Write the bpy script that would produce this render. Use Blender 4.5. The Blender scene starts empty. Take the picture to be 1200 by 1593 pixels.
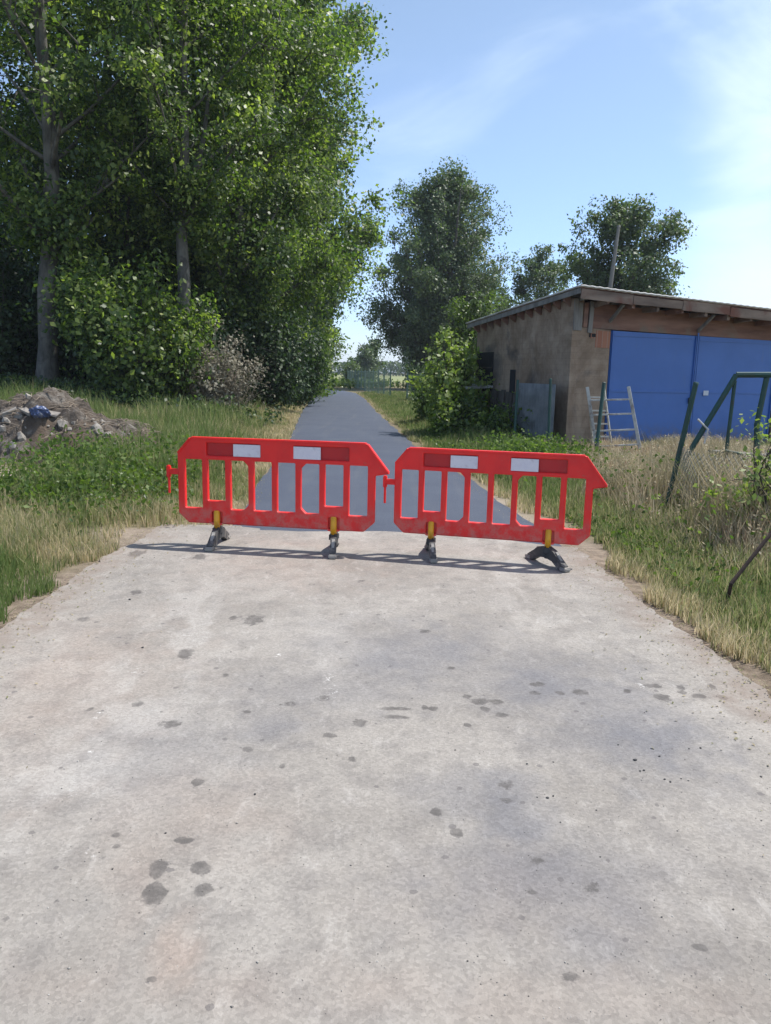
import bpy, bmesh, math, random
import numpy as np
from mathutils import Vector, Matrix

# ------------------------------------------------------------------ camera
H = 1.62; PITCH = math.radians(10.27); ROLL = math.radians(1.2)
scene = bpy.context.scene
COL = scene.collection
cd = bpy.data.cameras.new("camera"); cam = bpy.data.objects.new("camera", cd); COL.objects.link(cam)
scene.camera = cam
cd.sensor_fit = 'HORIZONTAL'; cd.sensor_width = 36; cd.lens = 36
cd.clip_start = 0.05; cd.clip_end = 6000
R3 = Matrix.Rotation(math.pi/2-PITCH, 3, 'X') @ Matrix.Rotation(ROLL, 3, 'Z')
cam.matrix_world = Matrix.Translation((0, 0, H)) @ R3.to_4x4()
scene.render.resolution_x = 771; scene.render.resolution_y = 1024
scene.render.engine = 'CYCLES'

def ray(px, py):
    return R3 @ Vector(((px-600)/1200, (796.5-py)/1200, -1))
def G(px, py, z=0.0):            # photo direction -> point on a level plane
    d = ray(px, py); t = (z-H)/d.z
    return Vector((d.x*t, d.y*t, z))
def P(px, py, Y):                # photo direction -> point at distance Y
    d = ray(px, py); t = Y/d.y
    return Vector((d.x*t, Y, H+d.z*t))

# ------------------------------------------------------------------ light
SUN = Vector((0.52, 0.22, 1.0)).normalized()
sl = bpy.data.lights.new("sun", 'SUN'); sl.energy = 4.6; sl.angle = math.radians(0.5); sl.color = (1, 0.96, 0.9)
so = bpy.data.objects.new("sun", sl); COL.objects.link(so)
so.rotation_euler = (-SUN).to_track_quat('-Z', 'Y').to_euler()
w = bpy.data.worlds.new("World"); scene.world = w; w.use_nodes = True
nt = w.node_tree; nt.nodes.clear()
def N(t, ty, **kw):
    n = t.nodes.new(ty)
    for k, v in kw.items(): setattr(n, k, v)
    return n
out = N(nt, 'ShaderNodeOutputWorld'); bg = N(nt, 'ShaderNodeBackground'); bg.inputs[1].default_value = 0.15
sky = N(nt, 'ShaderNodeTexSky', sky_type='NISHITA'); sky.sun_disc = False
sky.sun_elevation = math.asin(SUN.z); sky.sun_rotation = math.atan2(SUN.x, SUN.y)
sky.air_density = 1.0; sky.dust_density = 0.35; sky.ozone_density = 1.6; sky.altitude = 100
tc = N(nt, 'ShaderNodeTexCoord')
mp = N(nt, 'ShaderNodeMapping'); mp.inputs['Scale'].default_value = (1.6, 1.6, 3.4); mp.inputs['Rotation'].default_value = (0.2, 0.5, 0.6)
nt.links.new(tc.outputs['Generated'], mp.inputs[0])
n1 = N(nt, 'ShaderNodeTexNoise'); n1.inputs['Scale'].default_value = 1.5; n1.inputs['Detail'].default_value = 9
n1.inputs['Roughness'].default_value = 0.55; n1.inputs['Distortion'].default_value = 0.5
nt.links.new(mp.outputs[0], n1.inputs['Vector'])
# cloud bank lies to the right of the view
sx = N(nt, 'ShaderNodeSeparateXYZ'); nt.links.new(tc.outputs['Generated'], sx.inputs[0])
def math_n(t, op, a, b=None, clamp=False):
    m = t.nodes.new('ShaderNodeMath'); m.operation = op; m.use_clamp = clamp
    for i, v in enumerate((a, b)):
        if v is None: continue
        if isinstance(v, (int, float)): m.inputs[i].default_value = v
        else: t.links.new(v, m.inputs[i])
    return m.outputs[0]
def mrange(t, v, a, b, c=0.0, d=1.0, smooth=True):
    m = t.nodes.new('ShaderNodeMapRange'); m.clamp = True
    if smooth: m.interpolation_type = 'SMOOTHSTEP'
    t.links.new(v, m.inputs[0])
    for i, x in enumerate((a, b, c, d)): m.inputs[i+1].default_value = x
    return m.outputs[0]
side = mrange(nt, sx.outputs['X'], 0.26, 0.42, 0.0, 0.34)
low = mrange(nt, sx.outputs['Z'], 0.40, 0.05, 0.0, 0.07)
v = math_n(nt, 'ADD', math_n(nt, 'ADD', n1.outputs['Fac'], side), low)
msk = math_n(nt, 'MULTIPLY', mrange(nt, v, 0.57, 0.92), 0.68)
# the air near the horizon is a touch bluer and dimmer than the physical model gives
tn = N(nt, 'ShaderNodeMix', data_type='RGBA'); nt.links.new(mrange(nt, sx.outputs['Z'], 0.0, 0.42), tn.inputs[0])
tn.inputs[6].default_value = (.74, .83, 1.12, 1); tn.inputs[7].default_value = (1.07, 1.0, .93, 1)
gr_ = N(nt, 'ShaderNodeMix', data_type='RGBA', blend_type='MULTIPLY'); gr_.inputs[0].default_value = 1
nt.links.new(sky.outputs[0], gr_.inputs[6]); nt.links.new(tn.outputs[2], gr_.inputs[7])
mx = N(nt, 'ShaderNodeMix', data_type='RGBA'); nt.links.new(msk, mx.inputs[0]); nt.links.new(gr_.outputs[2], mx.inputs[6])
mx.inputs[7].default_value = (5.7, 6.6, 7.2, 1)
nt.links.new(mx.outputs[2], bg.inputs[0]); nt.links.new(bg.outputs[0], out.inputs[0])
scene.view_settings.view_transform = 'Standard'; scene.view_settings.look = 'None'
scene.view_settings.exposure = 0.40; scene.view_settings.gamma = 1.0
scene.cycles.max_bounces = 6; scene.cycles.transparent_max_bounces = 6

rng = np.random.default_rng(11); random.seed(5)

# ------------------------------------------------------------------ helpers
def tag(o, label=None, cat=None, group=None, kind=None):
    if label: o['label'] = label
    if cat: o['category'] = cat
    if group: o['group'] = group
    if kind: o['kind'] = kind
    return o
def empty(name, loc, rz=0.0):
    o = bpy.data.objects.new(name, None); COL.objects.link(o); o.location = loc; o.rotation_euler = (0, 0, rz); o.empty_display_size = .2
    return o
def link(name, me, mat, parent=None):
    o = bpy.data.objects.new(name, me); COL.objects.link(o)
    if mat: me.materials.append(mat)
    if parent: o.parent = parent
    return o
def mesh_np(name, v, f, mat, parent=None, tint=None, smooth=False, vattr=None):
    v = np.ascontiguousarray(v, dtype=np.float32); f = np.ascontiguousarray(f, dtype=np.int32)
    me = bpy.data.meshes.new(name)
    k = f.shape[1]
    me.vertices.add(len(v)); me.vertices.foreach_set('co', v.ravel())
    me.loops.add(f.size); me.loops.foreach_set('vertex_index', f.ravel())
    me.polygons.add(len(f)); me.polygons.foreach_set('loop_start', np.arange(0, f.size, k, dtype=np.int32))
    if smooth: me.polygons.foreach_set('use_smooth', np.ones(len(f), dtype=bool))
    if tint is not None:
        a = me.attributes.new('tint', 'FLOAT', 'FACE'); a.data.foreach_set('value', np.ascontiguousarray(tint, dtype=np.float32))
    if vattr:
        for kk, arr in vattr.items():
            a = me.attributes.new(kk, 'FLOAT', 'POINT'); a.data.foreach_set('value', np.ascontiguousarray(arr, dtype=np.float32))
    me.update(); me.validate()
    return link(name, me, mat, parent)

def hash2(ix, iy, s):
    h = (ix.astype(np.int64)*374761393 + iy.astype(np.int64)*668265263 + s*974634777) & 0xffffffff
    h = ((h ^ (h >> 13))*1274126177) & 0xffffffff
    return ((h ^ (h >> 16)) & 0xffff)/65535.0
def vnoise(x, y, s=0):
    ix = np.floor(x); iy = np.floor(y); fx = x-ix; fy = y-iy
    fx = fx*fx*(3-2*fx); fy = fy*fy*(3-2*fy)
    a = hash2(ix, iy, s); b = hash2(ix+1, iy, s); c = hash2(ix, iy+1, s); d = hash2(ix+1, iy+1, s)
    return (a*(1-fx)+b*fx)*(1-fy)+(c*(1-fx)+d*fx)*fy
def fbm(x, y, s=0, o=4):
    r = 0; a = .5; t = 0
    for i in range(o):
        r = r+a*vnoise(x*2**i, y*2**i, s+i*7); t += a; a *= .5
    return r/t
def sstep(a, b, x):
    t = np.clip((x-a)/(b-a), 0, 1); return t*t*(3-2*t)

class BM:
    def __init__(s): s.b = bmesh.new()
    def box(s, c, d, rot=None, bev=0.0):
        m = Matrix.Translation(c)
        if rot is not None: m = m @ rot.to_4x4()
        m = m @ Matrix.Diagonal((*d, 1))
        r = bmesh.ops.create_cube(s.b, size=1, matrix=m)
        if bev > 0:
            es = list({e for v in r['verts'] for e in v.link_edges})
            bmesh.ops.bevel(s.b, geom=es, offset=bev, segments=2, affect='EDGES')
        return s
    def cyl(s, a, b, r0, r1=None, n=10):
        a = Vector(a); b = Vector(b); r1 = r0 if r1 is None else r1
        q = (b-a).to_track_quat('Z', 'Y').to_matrix().to_4x4()
        bmesh.ops.create_cone(s.b, cap_ends=True, segments=n, radius1=r0, radius2=r1, depth=(b-a).length,
                              matrix=Matrix.Translation((a+b)/2) @ q)
        return s
    def path(s, pts, r, n=8):
        for a, b in zip(pts[:-1], pts[1:]): s.cyl(a, b, r, r, n)
        for p in pts[1:-1]: bmesh.ops.create_icosphere(s.b, subdivisions=2, radius=r*1.02, matrix=Matrix.Translation(p))
        return s
    def beam(s, a, b, w, h, bev=0.0):   # rectangular bar a->b
        a = Vector(a); b = Vector(b); q = (b-a).to_track_quat('X', 'Z').to_matrix()
        return s.box((a+b)/2, ((b-a).length, w, h), q, bev)
    def poly(s, pts, t):               # closed outline, extruded by vector t
        vs = [s.b.verts.new(p) for p in pts]; f = s.b.faces.new(vs)
        r = bmesh.ops.extrude_face_region(s.b, geom=[f])
        bmesh.ops.translate(s.b, vec=t, verts=[e for e in r['geom'] if isinstance(e, bmesh.types.BMVert)])
        return s
    def jit(s, a):
        for v in s.b.verts: v.co += Vector((random.uniform(-a, a), random.uniform(-a, a), random.uniform(-a, a)))
        return s
    def build(s, name, mat, parent=None, smooth=False):
        bmesh.ops.recalc_face_normals(s.b, faces=s.b.faces)
        me = bpy.data.meshes.new(name); s.b.to_mesh(me); s.b.free()
        if smooth:
            for p in me.polygons: p.use_smooth = True
        return link(name, me, mat, parent)

# ------------------------------------------------------------------ materials
MATS = {}
def ramp(t, fac, stops):
    r = t.nodes.new('ShaderNodeValToRGB'); e = r.color_ramp.elements
    while len(e) < len(stops): e.new(0.5)
    for el, (p, c) in zip(e, stops): el.position = p; el.color = (*c, 1)
    if fac is not None: t.links.new(fac, r.inputs[0])
    return r.outputs[0]
def noise(t, vec, scale, detail=4, rough=.55, dist=0.0):
    n = t.nodes.new('ShaderNodeTexNoise'); n.inputs['Scale'].default_value = scale; n.inputs['Detail'].default_value = detail
    n.inputs['Roughness'].default_value = rough; n.inputs['Distortion'].default_value = dist
    if vec is not None: t.links.new(vec, n.inputs['Vector'])
    return n.outputs['Fac']
def mixc(t, f, a, b, mode='MIX'):
    m = t.nodes.new('ShaderNodeMix'); m.data_type = 'RGBA'; m.blend_type = mode
    if isinstance(f, float): m.inputs[0].default_value = f
    else: t.links.new(f, m.inputs[0])
    for i, c in ((6, a), (7, b)):
        if isinstance(c, tuple): m.inputs[i].default_value = (*c, 1)
        else: t.links.new(c, m.inputs[i])
    return m.outputs[2]
def newmat(name):
    m = bpy.data.materials.new(name); m.use_nodes = True; t = m.node_tree
    b = t.nodes['Principled BSDF']; c = t.nodes.new('ShaderNodeTexCoord')
    MATS[name] = m
    return m, t, b, c.outputs['Object']
def bump(t, b, h, strength=.4, dist=.01):
    n = t.nodes.new('ShaderNodeBump'); n.inputs['Strength'].default_value = strength; n.inputs['Distance'].default_value = dist
    t.links.new(h, n.inputs['Height']); t.links.new(n.outputs[0], b.inputs['Normal'])
def mapped(t, vec, sc):
    m = t.nodes.new('ShaderNodeMapping'); m.inputs['Scale'].default_value = sc; t.links.new(vec, m.inputs[0]); return m.outputs[0]
def simple(name, c1, c2, scale=6, rough=.7, metal=0.0, bmp=.3, stretch=(1, 1, 1), dirt=None, dist=.004, spec=.5):
    m, t, b, o = newmat(name)
    vec = mapped(t, o, stretch)
    n = noise(t, vec, scale, 6, .62)
    col = ramp(t, n, [(.32, c1), (.68, c2)])
    if dirt:
        n2 = noise(t, o, scale*.37, 5, .6, .6)
        col = mixc(t, mrange(t, n2, .52, .68), col, dirt)
    t.links.new(col, b.inputs['Base Color'])
    b.inputs['Roughness'].default_value = rough; b.inputs['Metallic'].default_value = metal
    b.inputs['Specular IOR Level'].default_value = spec
    if bmp: bump(t, b, noise(t, vec, scale*5, 5), bmp, dist)
    return m
def leafmat(name, stops, gloss=.35, trans=.35, spec=.5, shift=True):
    m, t, b, o = newmat(name)
    a = t.nodes.new('ShaderNodeAttribute'); a.attribute_name = 'tint'
    col = ramp(t, a.outputs['Fac'], stops)
    t.links.new(col, b.inputs['Base Color']); b.inputs['Roughness'].default_value = gloss; b.inputs['Specular IOR Level'].default_value = spec
    tr = t.nodes.new('ShaderNodeBsdfTranslucent')
    tc_ = mixc(t, 1.0, col, (1.0, 1.15, .45), 'MULTIPLY') if shift else col
    br = mixc(t, 1.0, tc_, (1.5, 1.5, 1.5), 'MULTIPLY')
    t.links.new(br, tr.inputs[0])
    ms = t.nodes.new('ShaderNodeMixShader'); ms.inputs[0].default_value = trans
    t.links.new(b.outputs[0], ms.inputs[1]); t.links.new(tr.outputs[0], ms.inputs[2])
    t.links.new(ms.outputs[0], t.nodes['Material Output'].inputs[0])
    return m

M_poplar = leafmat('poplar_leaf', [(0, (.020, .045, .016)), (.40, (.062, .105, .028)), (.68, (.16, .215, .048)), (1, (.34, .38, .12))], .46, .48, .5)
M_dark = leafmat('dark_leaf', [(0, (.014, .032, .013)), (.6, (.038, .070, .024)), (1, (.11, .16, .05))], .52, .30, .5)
M_bright = leafmat('bright_leaf', [(0, (.05, .09, .02)), (.6, (.10, .15, .032)), (1, (.17, .22, .06))], .45, .38)
M_far = leafmat('far_leaf', [(0, (.045, .075, .036)), (.5, (.085, .125, .055)), (1, (.15, .19, .09))], .5, .35)
M_pale = leafmat('pale_dry_leaf', [(0, (.10, .09, .06)), (.5, (.22, .20, .15)), (1, (.38, .36, .30))], .7, .25, .2, False)
M_yell = leafmat('yellow_green_leaf', [(0, (.09, .14, .035)), (.5, (.20, .26, .07)), (1, (.34, .38, .14))], .45, .4)
M_weed = leafmat('weed_leaf', [(0, (.05, .09, .025)), (.6, (.10, .15, .045)), (1, (.17, .22, .08))], .7, .4, .15)
M_grass = leafmat('grass_blade', [(0, (.09, .15, .04)), (.3, (.15, .20, .065)), (.52, (.24, .25, .11)), (.75, (.40, .34, .20)), (1, (.55, .46, .30))], .65, .45, .2, False)
M_straw = leafmat('straw_blade', [(0, (.17, .18, .08)), (.35, (.32, .27, .17)), (.7, (.50, .42, .28)), (.9, (.58, .50, .36)), (1, (.30, .19, .13))], .7, .3, .2, False)
M_bark = simple('poplar_bark', (.05, .047, .041), (.17, .158, .135), 5, .9, 0, .8, (1, 1, .35), (.05, .045, .04), .02)
M_darkbark = simple('dark_bark', (.035, .03, .025), (.10, .085, .07), 6, .95, 0, .8, (1, 1, .3), None, .02)
M_twig = simple('dry_twig', (.16, .12, .09), (.30, .25, .19), 9, .9, 0, 0)

# ------------------------------------------------------------------ road edges (world metres)
def e_left(y):   # left edge of apron / path by distance
    return np.interp(y, [-6, 7.72, 7.9, 11, 18.1, 31.2, 45, 60, 68, 80, 100], [-2.45, -2.40, -1.55, -1.85, -2.3, -3.44, -4.4, -5.3, -6.2, -10, -20])
def e_right(y):
    return np.interp(y, [-6, 4, 6.3, 7.45, 7.55, 9.2, 12.4, 17.9, 32.5, 48, 60, 66, 72, 80, 100], [2.25, 2.02, 1.86, 1.84, 1.72, 1.56, 1.25, .58, -.49, -1.45, -2.5, -3.7, -6, -9, -18])
def terrain(x, y):
    dl = e_left(y)-x; dr = x-e_right(y)
    z = -0.012*np.ones_like(x)
    z = z+.55*sstep(1.5, 9, dl)*sstep(8, 18, y)+.10*sstep(.4, 3.0, dl)
    z = z+.07*sstep(.3, 2.5, dr)
    off = np.maximum(dl, dr)
    z = z+.07*(fbm(x*.6, y*.6, 3)-.5)*sstep(.15, 1.5, off)+.03*(fbm(x*2.3, y*2.3, 5)-.5)*sstep(.1, .8, off)
    return z

# ------------------------------------------------------------------ ground
def ground():
    xs = np.unique(np.concatenate([np.arange(-16, 14, .12), np.linspace(-40, -16, 50), np.linspace(14, 50, 60), -np.geomspace(40, 3000, 20), np.geomspace(50, 3000, 20)]))
    ys = np.unique(np.concatenate([np.arange(-2, 22, .12), np.linspace(22, 90, 260), np.geomspace(90, 4000, 25), -np.geomspace(2, 60, 10)]))
    X, Y = np.meshgrid(xs, ys)
    Z = terrain(X, Y)
    far = sstep(90, 160, np.abs(Y))
    Z = Z*(1-far)-.012*far
    n, m = X.shape
    v = np.stack([X.ravel(), Y.ravel(), Z.ravel()], 1)
    i = np.arange(n*m).reshape(n, m)
    f = np.stack([i[:-1, :-1].ravel(), i[:-1, 1:].ravel(), i[1:, 1:].ravel(), i[1:, :-1].ravel()], 1)
    off = np.maximum(e_left(Y)-X, X-e_right(Y))
    # bare earth close to the road and a sandy patch in front of the heap
    bw = .75-.45*sstep(8, 10, Y); bare = (1-sstep(.02, 1, off/bw+1.1*(fbm(X*1.8, Y*1.8, 9)-.5)))*(1-.35*sstep(9, 14, Y))
    sand = np.exp(-(((X+5.4)/1.5)**2+((Y-10.4)/1.0)**2))
    gravel = np.exp(-((Y-9.5)/2.2)**2)*(1-sstep(.2, .9, X-e_right(Y)))
    bare = np.clip(np.maximum(bare, sand*1.5), 0, 1)
    m_, t, b, o = newmat('soil_and_turf')
    a = t.nodes.new('ShaderNodeAttribute'); a.attribute_name = 'bare'
    g = t.nodes.new('ShaderNodeAttribute'); g.attribute_name = 'pale'
    nn = noise(t, o, 1.4, 6, .6); n2 = noise(t, o, 9, 6, .65)
    turf = ramp(t, nn, [(.3, (.10, .10, .05)), (.5, (.18, .155, .09)), (.7, (.30, .25, .16))])
    turf = mixc(t, mrange(t, n2, .45, .65, 0, .5), turf, (.07, .075, .03))
    soil = ramp(t, n2, [(.3, (.10, .078, .06)), (.5, (.19, .15, .115)), (.72, (.31, .25, .195))])
    soil = mixc(t, math_n(t, 'MULTIPLY', g.outputs['Fac'], .7), soil, (.38, .32, .26))
    t.links.new(mixc(t, a.outputs['Fac'], turf, soil), b.inputs['Base Color']); b.inputs['Roughness'].default_value = 1
    b.inputs['Specular IOR Level'].default_value = .1
    bump(t, b, noise(t, o, 22, 6, .7), .7, .03)
    ob = mesh_np('ground', v, f, m_, None, None, True, {'bare': bare.ravel(), 'pale': np.clip(gravel+.6*sand, 0, 1).ravel()})
    ob['kind'] = 'structure'
ground()

# ------------------------------------------------------------------ old road apron with stains
STAINS = [  # photo px, py, half width, half height (px), strength
    (248, 1357, 16, 15, 1), (240, 1392, 17, 17, .9), (315, 1352, 16, 11, .95), (318, 1387, 17, 11, .9), (308, 1220, 11, 6, 1),
    (290, 1309, 16, 5, .8), (679, 1267, 10, 7, .95), (711, 1299, 9, 7, 1), (1090, 1478, 12, 6, .8), (266, 1128, 22, 7, .6),
    (290, 1018, 14, 9, .55), (395, 965, 16, 9, .6), (560, 1128, 13, 6, .75), (612, 1105, 30, 3, .7), (612, 1118, 24, 4, .6),
    (834, 1066, 12, 4, .6), (830, 1080, 10, 4, .7), (872, 1081, 9, 4, .6), (905, 1080, 14, 5, .6), (975, 1078, 8, 3, .7),
    (1014, 1070, 18, 4, .65), (1032, 1087, 13, 6, .8), (1060, 1072, 9, 4, .6), (1064, 1080, 9, 4, .6), (1088, 1086, 12, 4, .7), (1110, 1071, 6, 4, .7), (1124, 1087, 8, 4, .7),
    (726, 1086, 8, 5, .7), (745, 1094, 14, 5, .75), (770, 1095, 12, 5, .8), (756, 1106, 8, 4, .7), (660, 1103, 6, 4, .8), (673, 1104, 9, 4, .8), (782, 1115, 9, 4, .7), (726, 1131, 8, 4, .6),
    (548, 1184, 8, 5, .6), (510, 1147, 12, 5, .5), (388, 1167, 10, 5, .6), (218, 1097, 12, 5, .4), (178, 1304, 7, 4, .9), (181, 1320, 7, 4, .7),
    (827, 1390, 10, 6, .5), (835, 1342, 22, 8, .35), (920, 1388, 22, 14, .35), (789, 1225, 14, 8, .4), (790, 1248, 14, 6, .5), (237, 1527, 8, 4, .5), (890, 1520, 16, 9, .5),
    (362, 963, 7, 5, .4), (660, 984, 12, 4, .4), (702, 1042, 8, 4, .4), (560, 905, 12, 3, .3), (212, 922, 10, 4, .6), (130, 965, 9, 4, .6), (312, 868, 14, 6, .6), (213, 863, 14, 5, .7),
    (385, 1110, 8, 3, .5), (350, 1052, 7, 4, .5), (500, 1090, 14, 5, .35), (446, 1100, 16, 6, .3), (345, 1385, 6, 4, .4), (440, 1195, 5, 4, .8), (140, 1105, 6, 4, .5)]
CHALK = [(512, 1080, 10, 9), (513, 1058, 7, 6), (435, 1022, 7, 4), (155, 1111, 7, 7), (140, 1171, 7, 4), (216, 1046, 14, 4), (290, 985, 40, 12, .35), (62, 1136, 9, 4), (110, 1240, 60, 10, .35), (514, 1572, 4, 4), (140, 1330, 16, 5), (60, 1265, 5, 4), (996, 1068, 6, 4), (880, 1345, 9, 5), (470, 890, 30, 8, .2)]
SMUDGES = [(880, 1070, 120, 50, .5), (985, 1130, 90, 60, .6), (640, 1020, 130, 45, .45), (420, 1130, 60, 25, .4), (790, 1265, 60, 55, .5), (860, 1380, 170, 70, .45), (500, 1075, 150, 30, .3), (705, 1235, 60, 30, .35), (245, 1170, 120, 60, .25), (950, 1150, 100, 30, .4), (830, 1030, 80, 18, .35)]  # broad dark bluish smudges on the road surface
RUST = [(270, 1490, 30, 55, .9), (285, 1530, 20, 20, .7), (300, 1270, 110, 60, .35), (90, 1060, 160, 90, .4), (220, 1350, 40, 40, .35), (460, 880, 120, 30, .4), (430, 880, 60, 20, .4), (650, 1550, 500, 40, .3), (780, 1400, 200, 60, .12), (215, 1400, 30, 60, .25)]
def apron():
    x0, x1, y0, y1 = -2.75, 2.6, 1.2, 7.95
    nx, ny = 470, 600
    xs = np.linspace(x0, x1, nx); ys = y0+(y1-y0)*np.linspace(0, 1, ny)**1.35
    X, Y = np.meshgrid(xs, ys)
    U = (X-x0)/(x1-x0)
    n1_ = (fbm(Y*1.7, Y*0+3, 21)-.5)*.16+(fbm(Y*7, Y*0+1, 22)-.5)*.07
    n2_ = (fbm(Y*1.5, Y*0+8, 23)-.5)*.14+(fbm(Y*8, Y*0+5, 24)-.5)*.07
    yl = np.interp(Y, [-6, 7.9], [-2.45, -2.38]); 
    Xw = (yl+n1_)*(1-U)+(e_right(np.minimum(Y, 7.4))+n2_)*U
    end = 7.92-.30*U+.07*np.sin(U*5)-.35*sstep(.75, 1, U)   # far edge, where the new asphalt starts
    Yw = np.where(Y > 6.5, 6.5+(Y-6.5)*(end-6.5)/(y1-6.5), Y)
    X, Y = Xw, Yw
    # back projection of the world points, to lay the known stains at their ground places
    def field(lst, soft, key, raw=False):
        r = np.zeros_like(X)
        dx = (fbm(X*9, Y*9, key)-.5); dy = (fbm(X*9+40, Y*9, key+1)-.5)
        for s in lst:
            c = G(s[0], s[1]); a = G(s[0]+s[2], s[1]); b_ = G(s[0], s[1]-s[3])
            rx = max((a-c).length, .012); ry = max((b_-c).length, .012)
            k = s[4] if len(s) > 4 else 1.0
            amp = .9 if soft < .5 else 1.3
            d = np.sqrt(((X-c.x)/rx+amp*dx)**2+((Y-c.y)/ry+amp*dy)**2)
            r = np.maximum(r, np.clip((.35+.65*k)*(1.5-d), 0, 1) if raw else k*(1-sstep(1-soft, 1+soft, d)))
        return r
    dark = field(STAINS, .22, 31, True); chalk = field(CHALK, .8, 41)
    smudge = np.clip(field(SMUDGES, .95, 51)*(.5+1.3*fbm(X*2.5, Y*2.5, 55)), 0, 1); rust = field(RUST, .95, 61)*(.25+1.3*fbm(X*5, Y*5, 66))
    lf = (np.exp(-((X+1.28+.1*np.sin(Y*1.3))/.25)**2)*sstep(6.5, 4.8, Y)+.8*np.exp(-((X-1.1)/.35)**2)*sstep(4.2, 5, Y)+.5*np.exp(-((X+.35)/.25)**2)*sstep(3.4, 4.6, Y))*sstep(.36, .66, fbm(X*6, Y*3.2, 88))*1.3
    lf = np.clip(lf, 0, 1)
    edge = np.minimum(U, 1-U)*4.6
    ed = 1-sstep(.03, .42, edge+.35*(fbm(X*3, Y*3, 77)-.5))
    i = np.arange(nx*ny).reshape(ny, nx)
    Z = .004+.006*(fbm(X*.9, Y*.9, 81)-.5)
    v = np.stack([X.ravel(), Y.ravel(), Z.ravel()+.004], 1)
    f = np.stack([i[:-1, :-1].ravel(), i[:-1, 1:].ravel(), i[1:, 1:].ravel(), i[1:, :-1].ravel()], 1)
    m, t, b, o = newmat('weathered_road')
    def at(n):
        a = t.nodes.new('ShaderNodeAttribute'); a.attribute_name = n; return a.outputs['Fac']
    big = noise(t, o, .9, 6, .6, .4); mid = noise(t, o, 5.5, 7, .68); fine = noise(t, o, 140, 4, .8)
    c = ramp(t, big, [(.28, (.222, .202, .180)), (.5, (.290, .266, .239)), (.72, (.343, .316, .285))])
    c = mixc(t, mrange(t, mid, .44, .66, 0, .6), c, (.20, .184, .170))
    c = mixc(t, mrange(t, noise(t, mapped(t, o, (1.6, .7, 1)), 7, 6, .7, .5), .52, .72, 0, .5), c, (.42, .392, .36))
    c = mixc(t, math_n(t, 'MULTIPLY', at('smudge'), .95), c, (.15, .15, .165))
    c = mixc(t, math_n(t, 'MULTIPLY', at('rust'), .48), c, (.34, .24, .185))
    c = mixc(t, math_n(t, 'MULTIPLY', at('light'), .38), c, (.43, .405, .375))
    # aggregate grains
    vo = t.nodes.new('ShaderNodeTexVoronoi'); vo.inputs['Scale'].default_value = 95; t.links.new(o, vo.inputs['Vector'])
    sp = t.nodes.new('ShaderNodeSeparateColor'); t.links.new(vo.outputs['Color'], sp.inputs[0])
    grain = mrange(t, sp.outputs[0], 0, 1, .80, 1.16, False)
    gm = t.nodes.new('ShaderNodeCombineColor')
    for k in range(3): t.links.new(grain, gm.inputs[k])
    c = mixc(t, .7, c, mixc(t, 1.0, c, gm.outputs[0], 'MULTIPLY'))
    c = mixc(t, mrange(t, fine, .55, .70, 0, .45), c, (.16, .145, .135))
    # pits: sparse small dark specks and pale chips
    v2 = t.nodes.new('ShaderNodeTexVoronoi'); v2.inputs['Scale'].default_value = 11; t.links.new(o, v2.inputs['Vector'])
    s2 = t.nodes.new('ShaderNodeSeparateColor'); t.links.new(v2.outputs['Color'], s2.inputs[0])
    rad = mrange(t, s2.outputs[1], .55, 1, 0, .16)
    wob = math_n(t, 'ADD', v2.outputs['Distance'], math_n(t, 'MULTIPLY', math_n(t, 'SUBTRACT', noise(t, o, 45, 3), .5), .22))
    pit = math_n(t, 'MULTIPLY', math_n(t, 'LESS_THAN', wob, rad), .55)
    c = mixc(t, pit, c, (.11, .10, .10))
    v3 = t.nodes.new('ShaderNodeTexVoronoi'); v3.inputs['Scale'].default_value = 23; t.links.new(o, v3.inputs['Vector'])
    s3 = t.nodes.new('ShaderNodeSeparateColor'); t.links.new(v3.outputs['Color'], s3.inputs[0])
    c = mixc(t, math_n(t, 'MULTIPLY', math_n(t, 'LESS_THAN', v3.outputs['Distance'], mrange(t, s3.outputs[2], .8, 1, 0, .13)), .8), c, (.62, .60, .58))
    wn = math_n(t, 'MULTIPLY', math_n(t, 'SUBTRACT', noise(t, o, 34, 7, .72), .5), 1.5)
    wn = math_n(t, 'ADD', wn, math_n(t, 'MULTIPLY', math_n(t, 'SUBTRACT', noise(t, o, 11, 4, .6), .5), 1.1))
    dn = mrange(t, math_n(t, 'ADD', at('dark'), math_n(t, 'MULTIPLY', wn, mrange(t, at('dark'), 0, .15))), .42, .60)
    c = mixc(t, mrange(t, at('dark'), .15, 1.0, 0, .32), c, (.13, .12, .115))
    c = mixc(t, math_n(t, 'MULTIPLY', dn, mrange(t, noise(t, o, 16, 5, .7), .35, .62, .35, .75)), c, (.085, .078, .074))
    # sparse pits everywhere, clustered
    cl_ = mrange(t, noise(t, o, 1.7, 4, .6), .48, .66)
    sp_ = math_n(t, 'MULTIPLY', mrange(t, noise(t, o, 26, 4, .6), .66, .72), cl_)
    c = mixc(t, math_n(t, 'MULTIPLY', sp_, .7), c, (.10, .093, .09))
    c = mixc(t, math_n(t, 'MULTIPLY', at('chalk'), mrange(t, noise(t, o, 38, 6, .7), .56, .62, 0, .8)), c, (.66, .64, .61))
    c = mixc(t, math_n(t, 'MULTIPLY', at('edge'), mrange(t, mid, .35, .6, .15, .65)), c, (.24, .19, .155))
    t.links.new(c, b.inputs['Base Color']); b.inputs['Roughness'].default_value = .92; b.inputs['Specular IOR Level'].default_value = .2
    h = math_n(t, 'ADD', math_n(t, 'MULTIPLY', fine, .6), math_n(t, 'ADD', math_n(t, 'MULTIPLY', mid, 1.2), math_n(t, 'MULTIPLY', sp.outputs[0], .25)))
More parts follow.
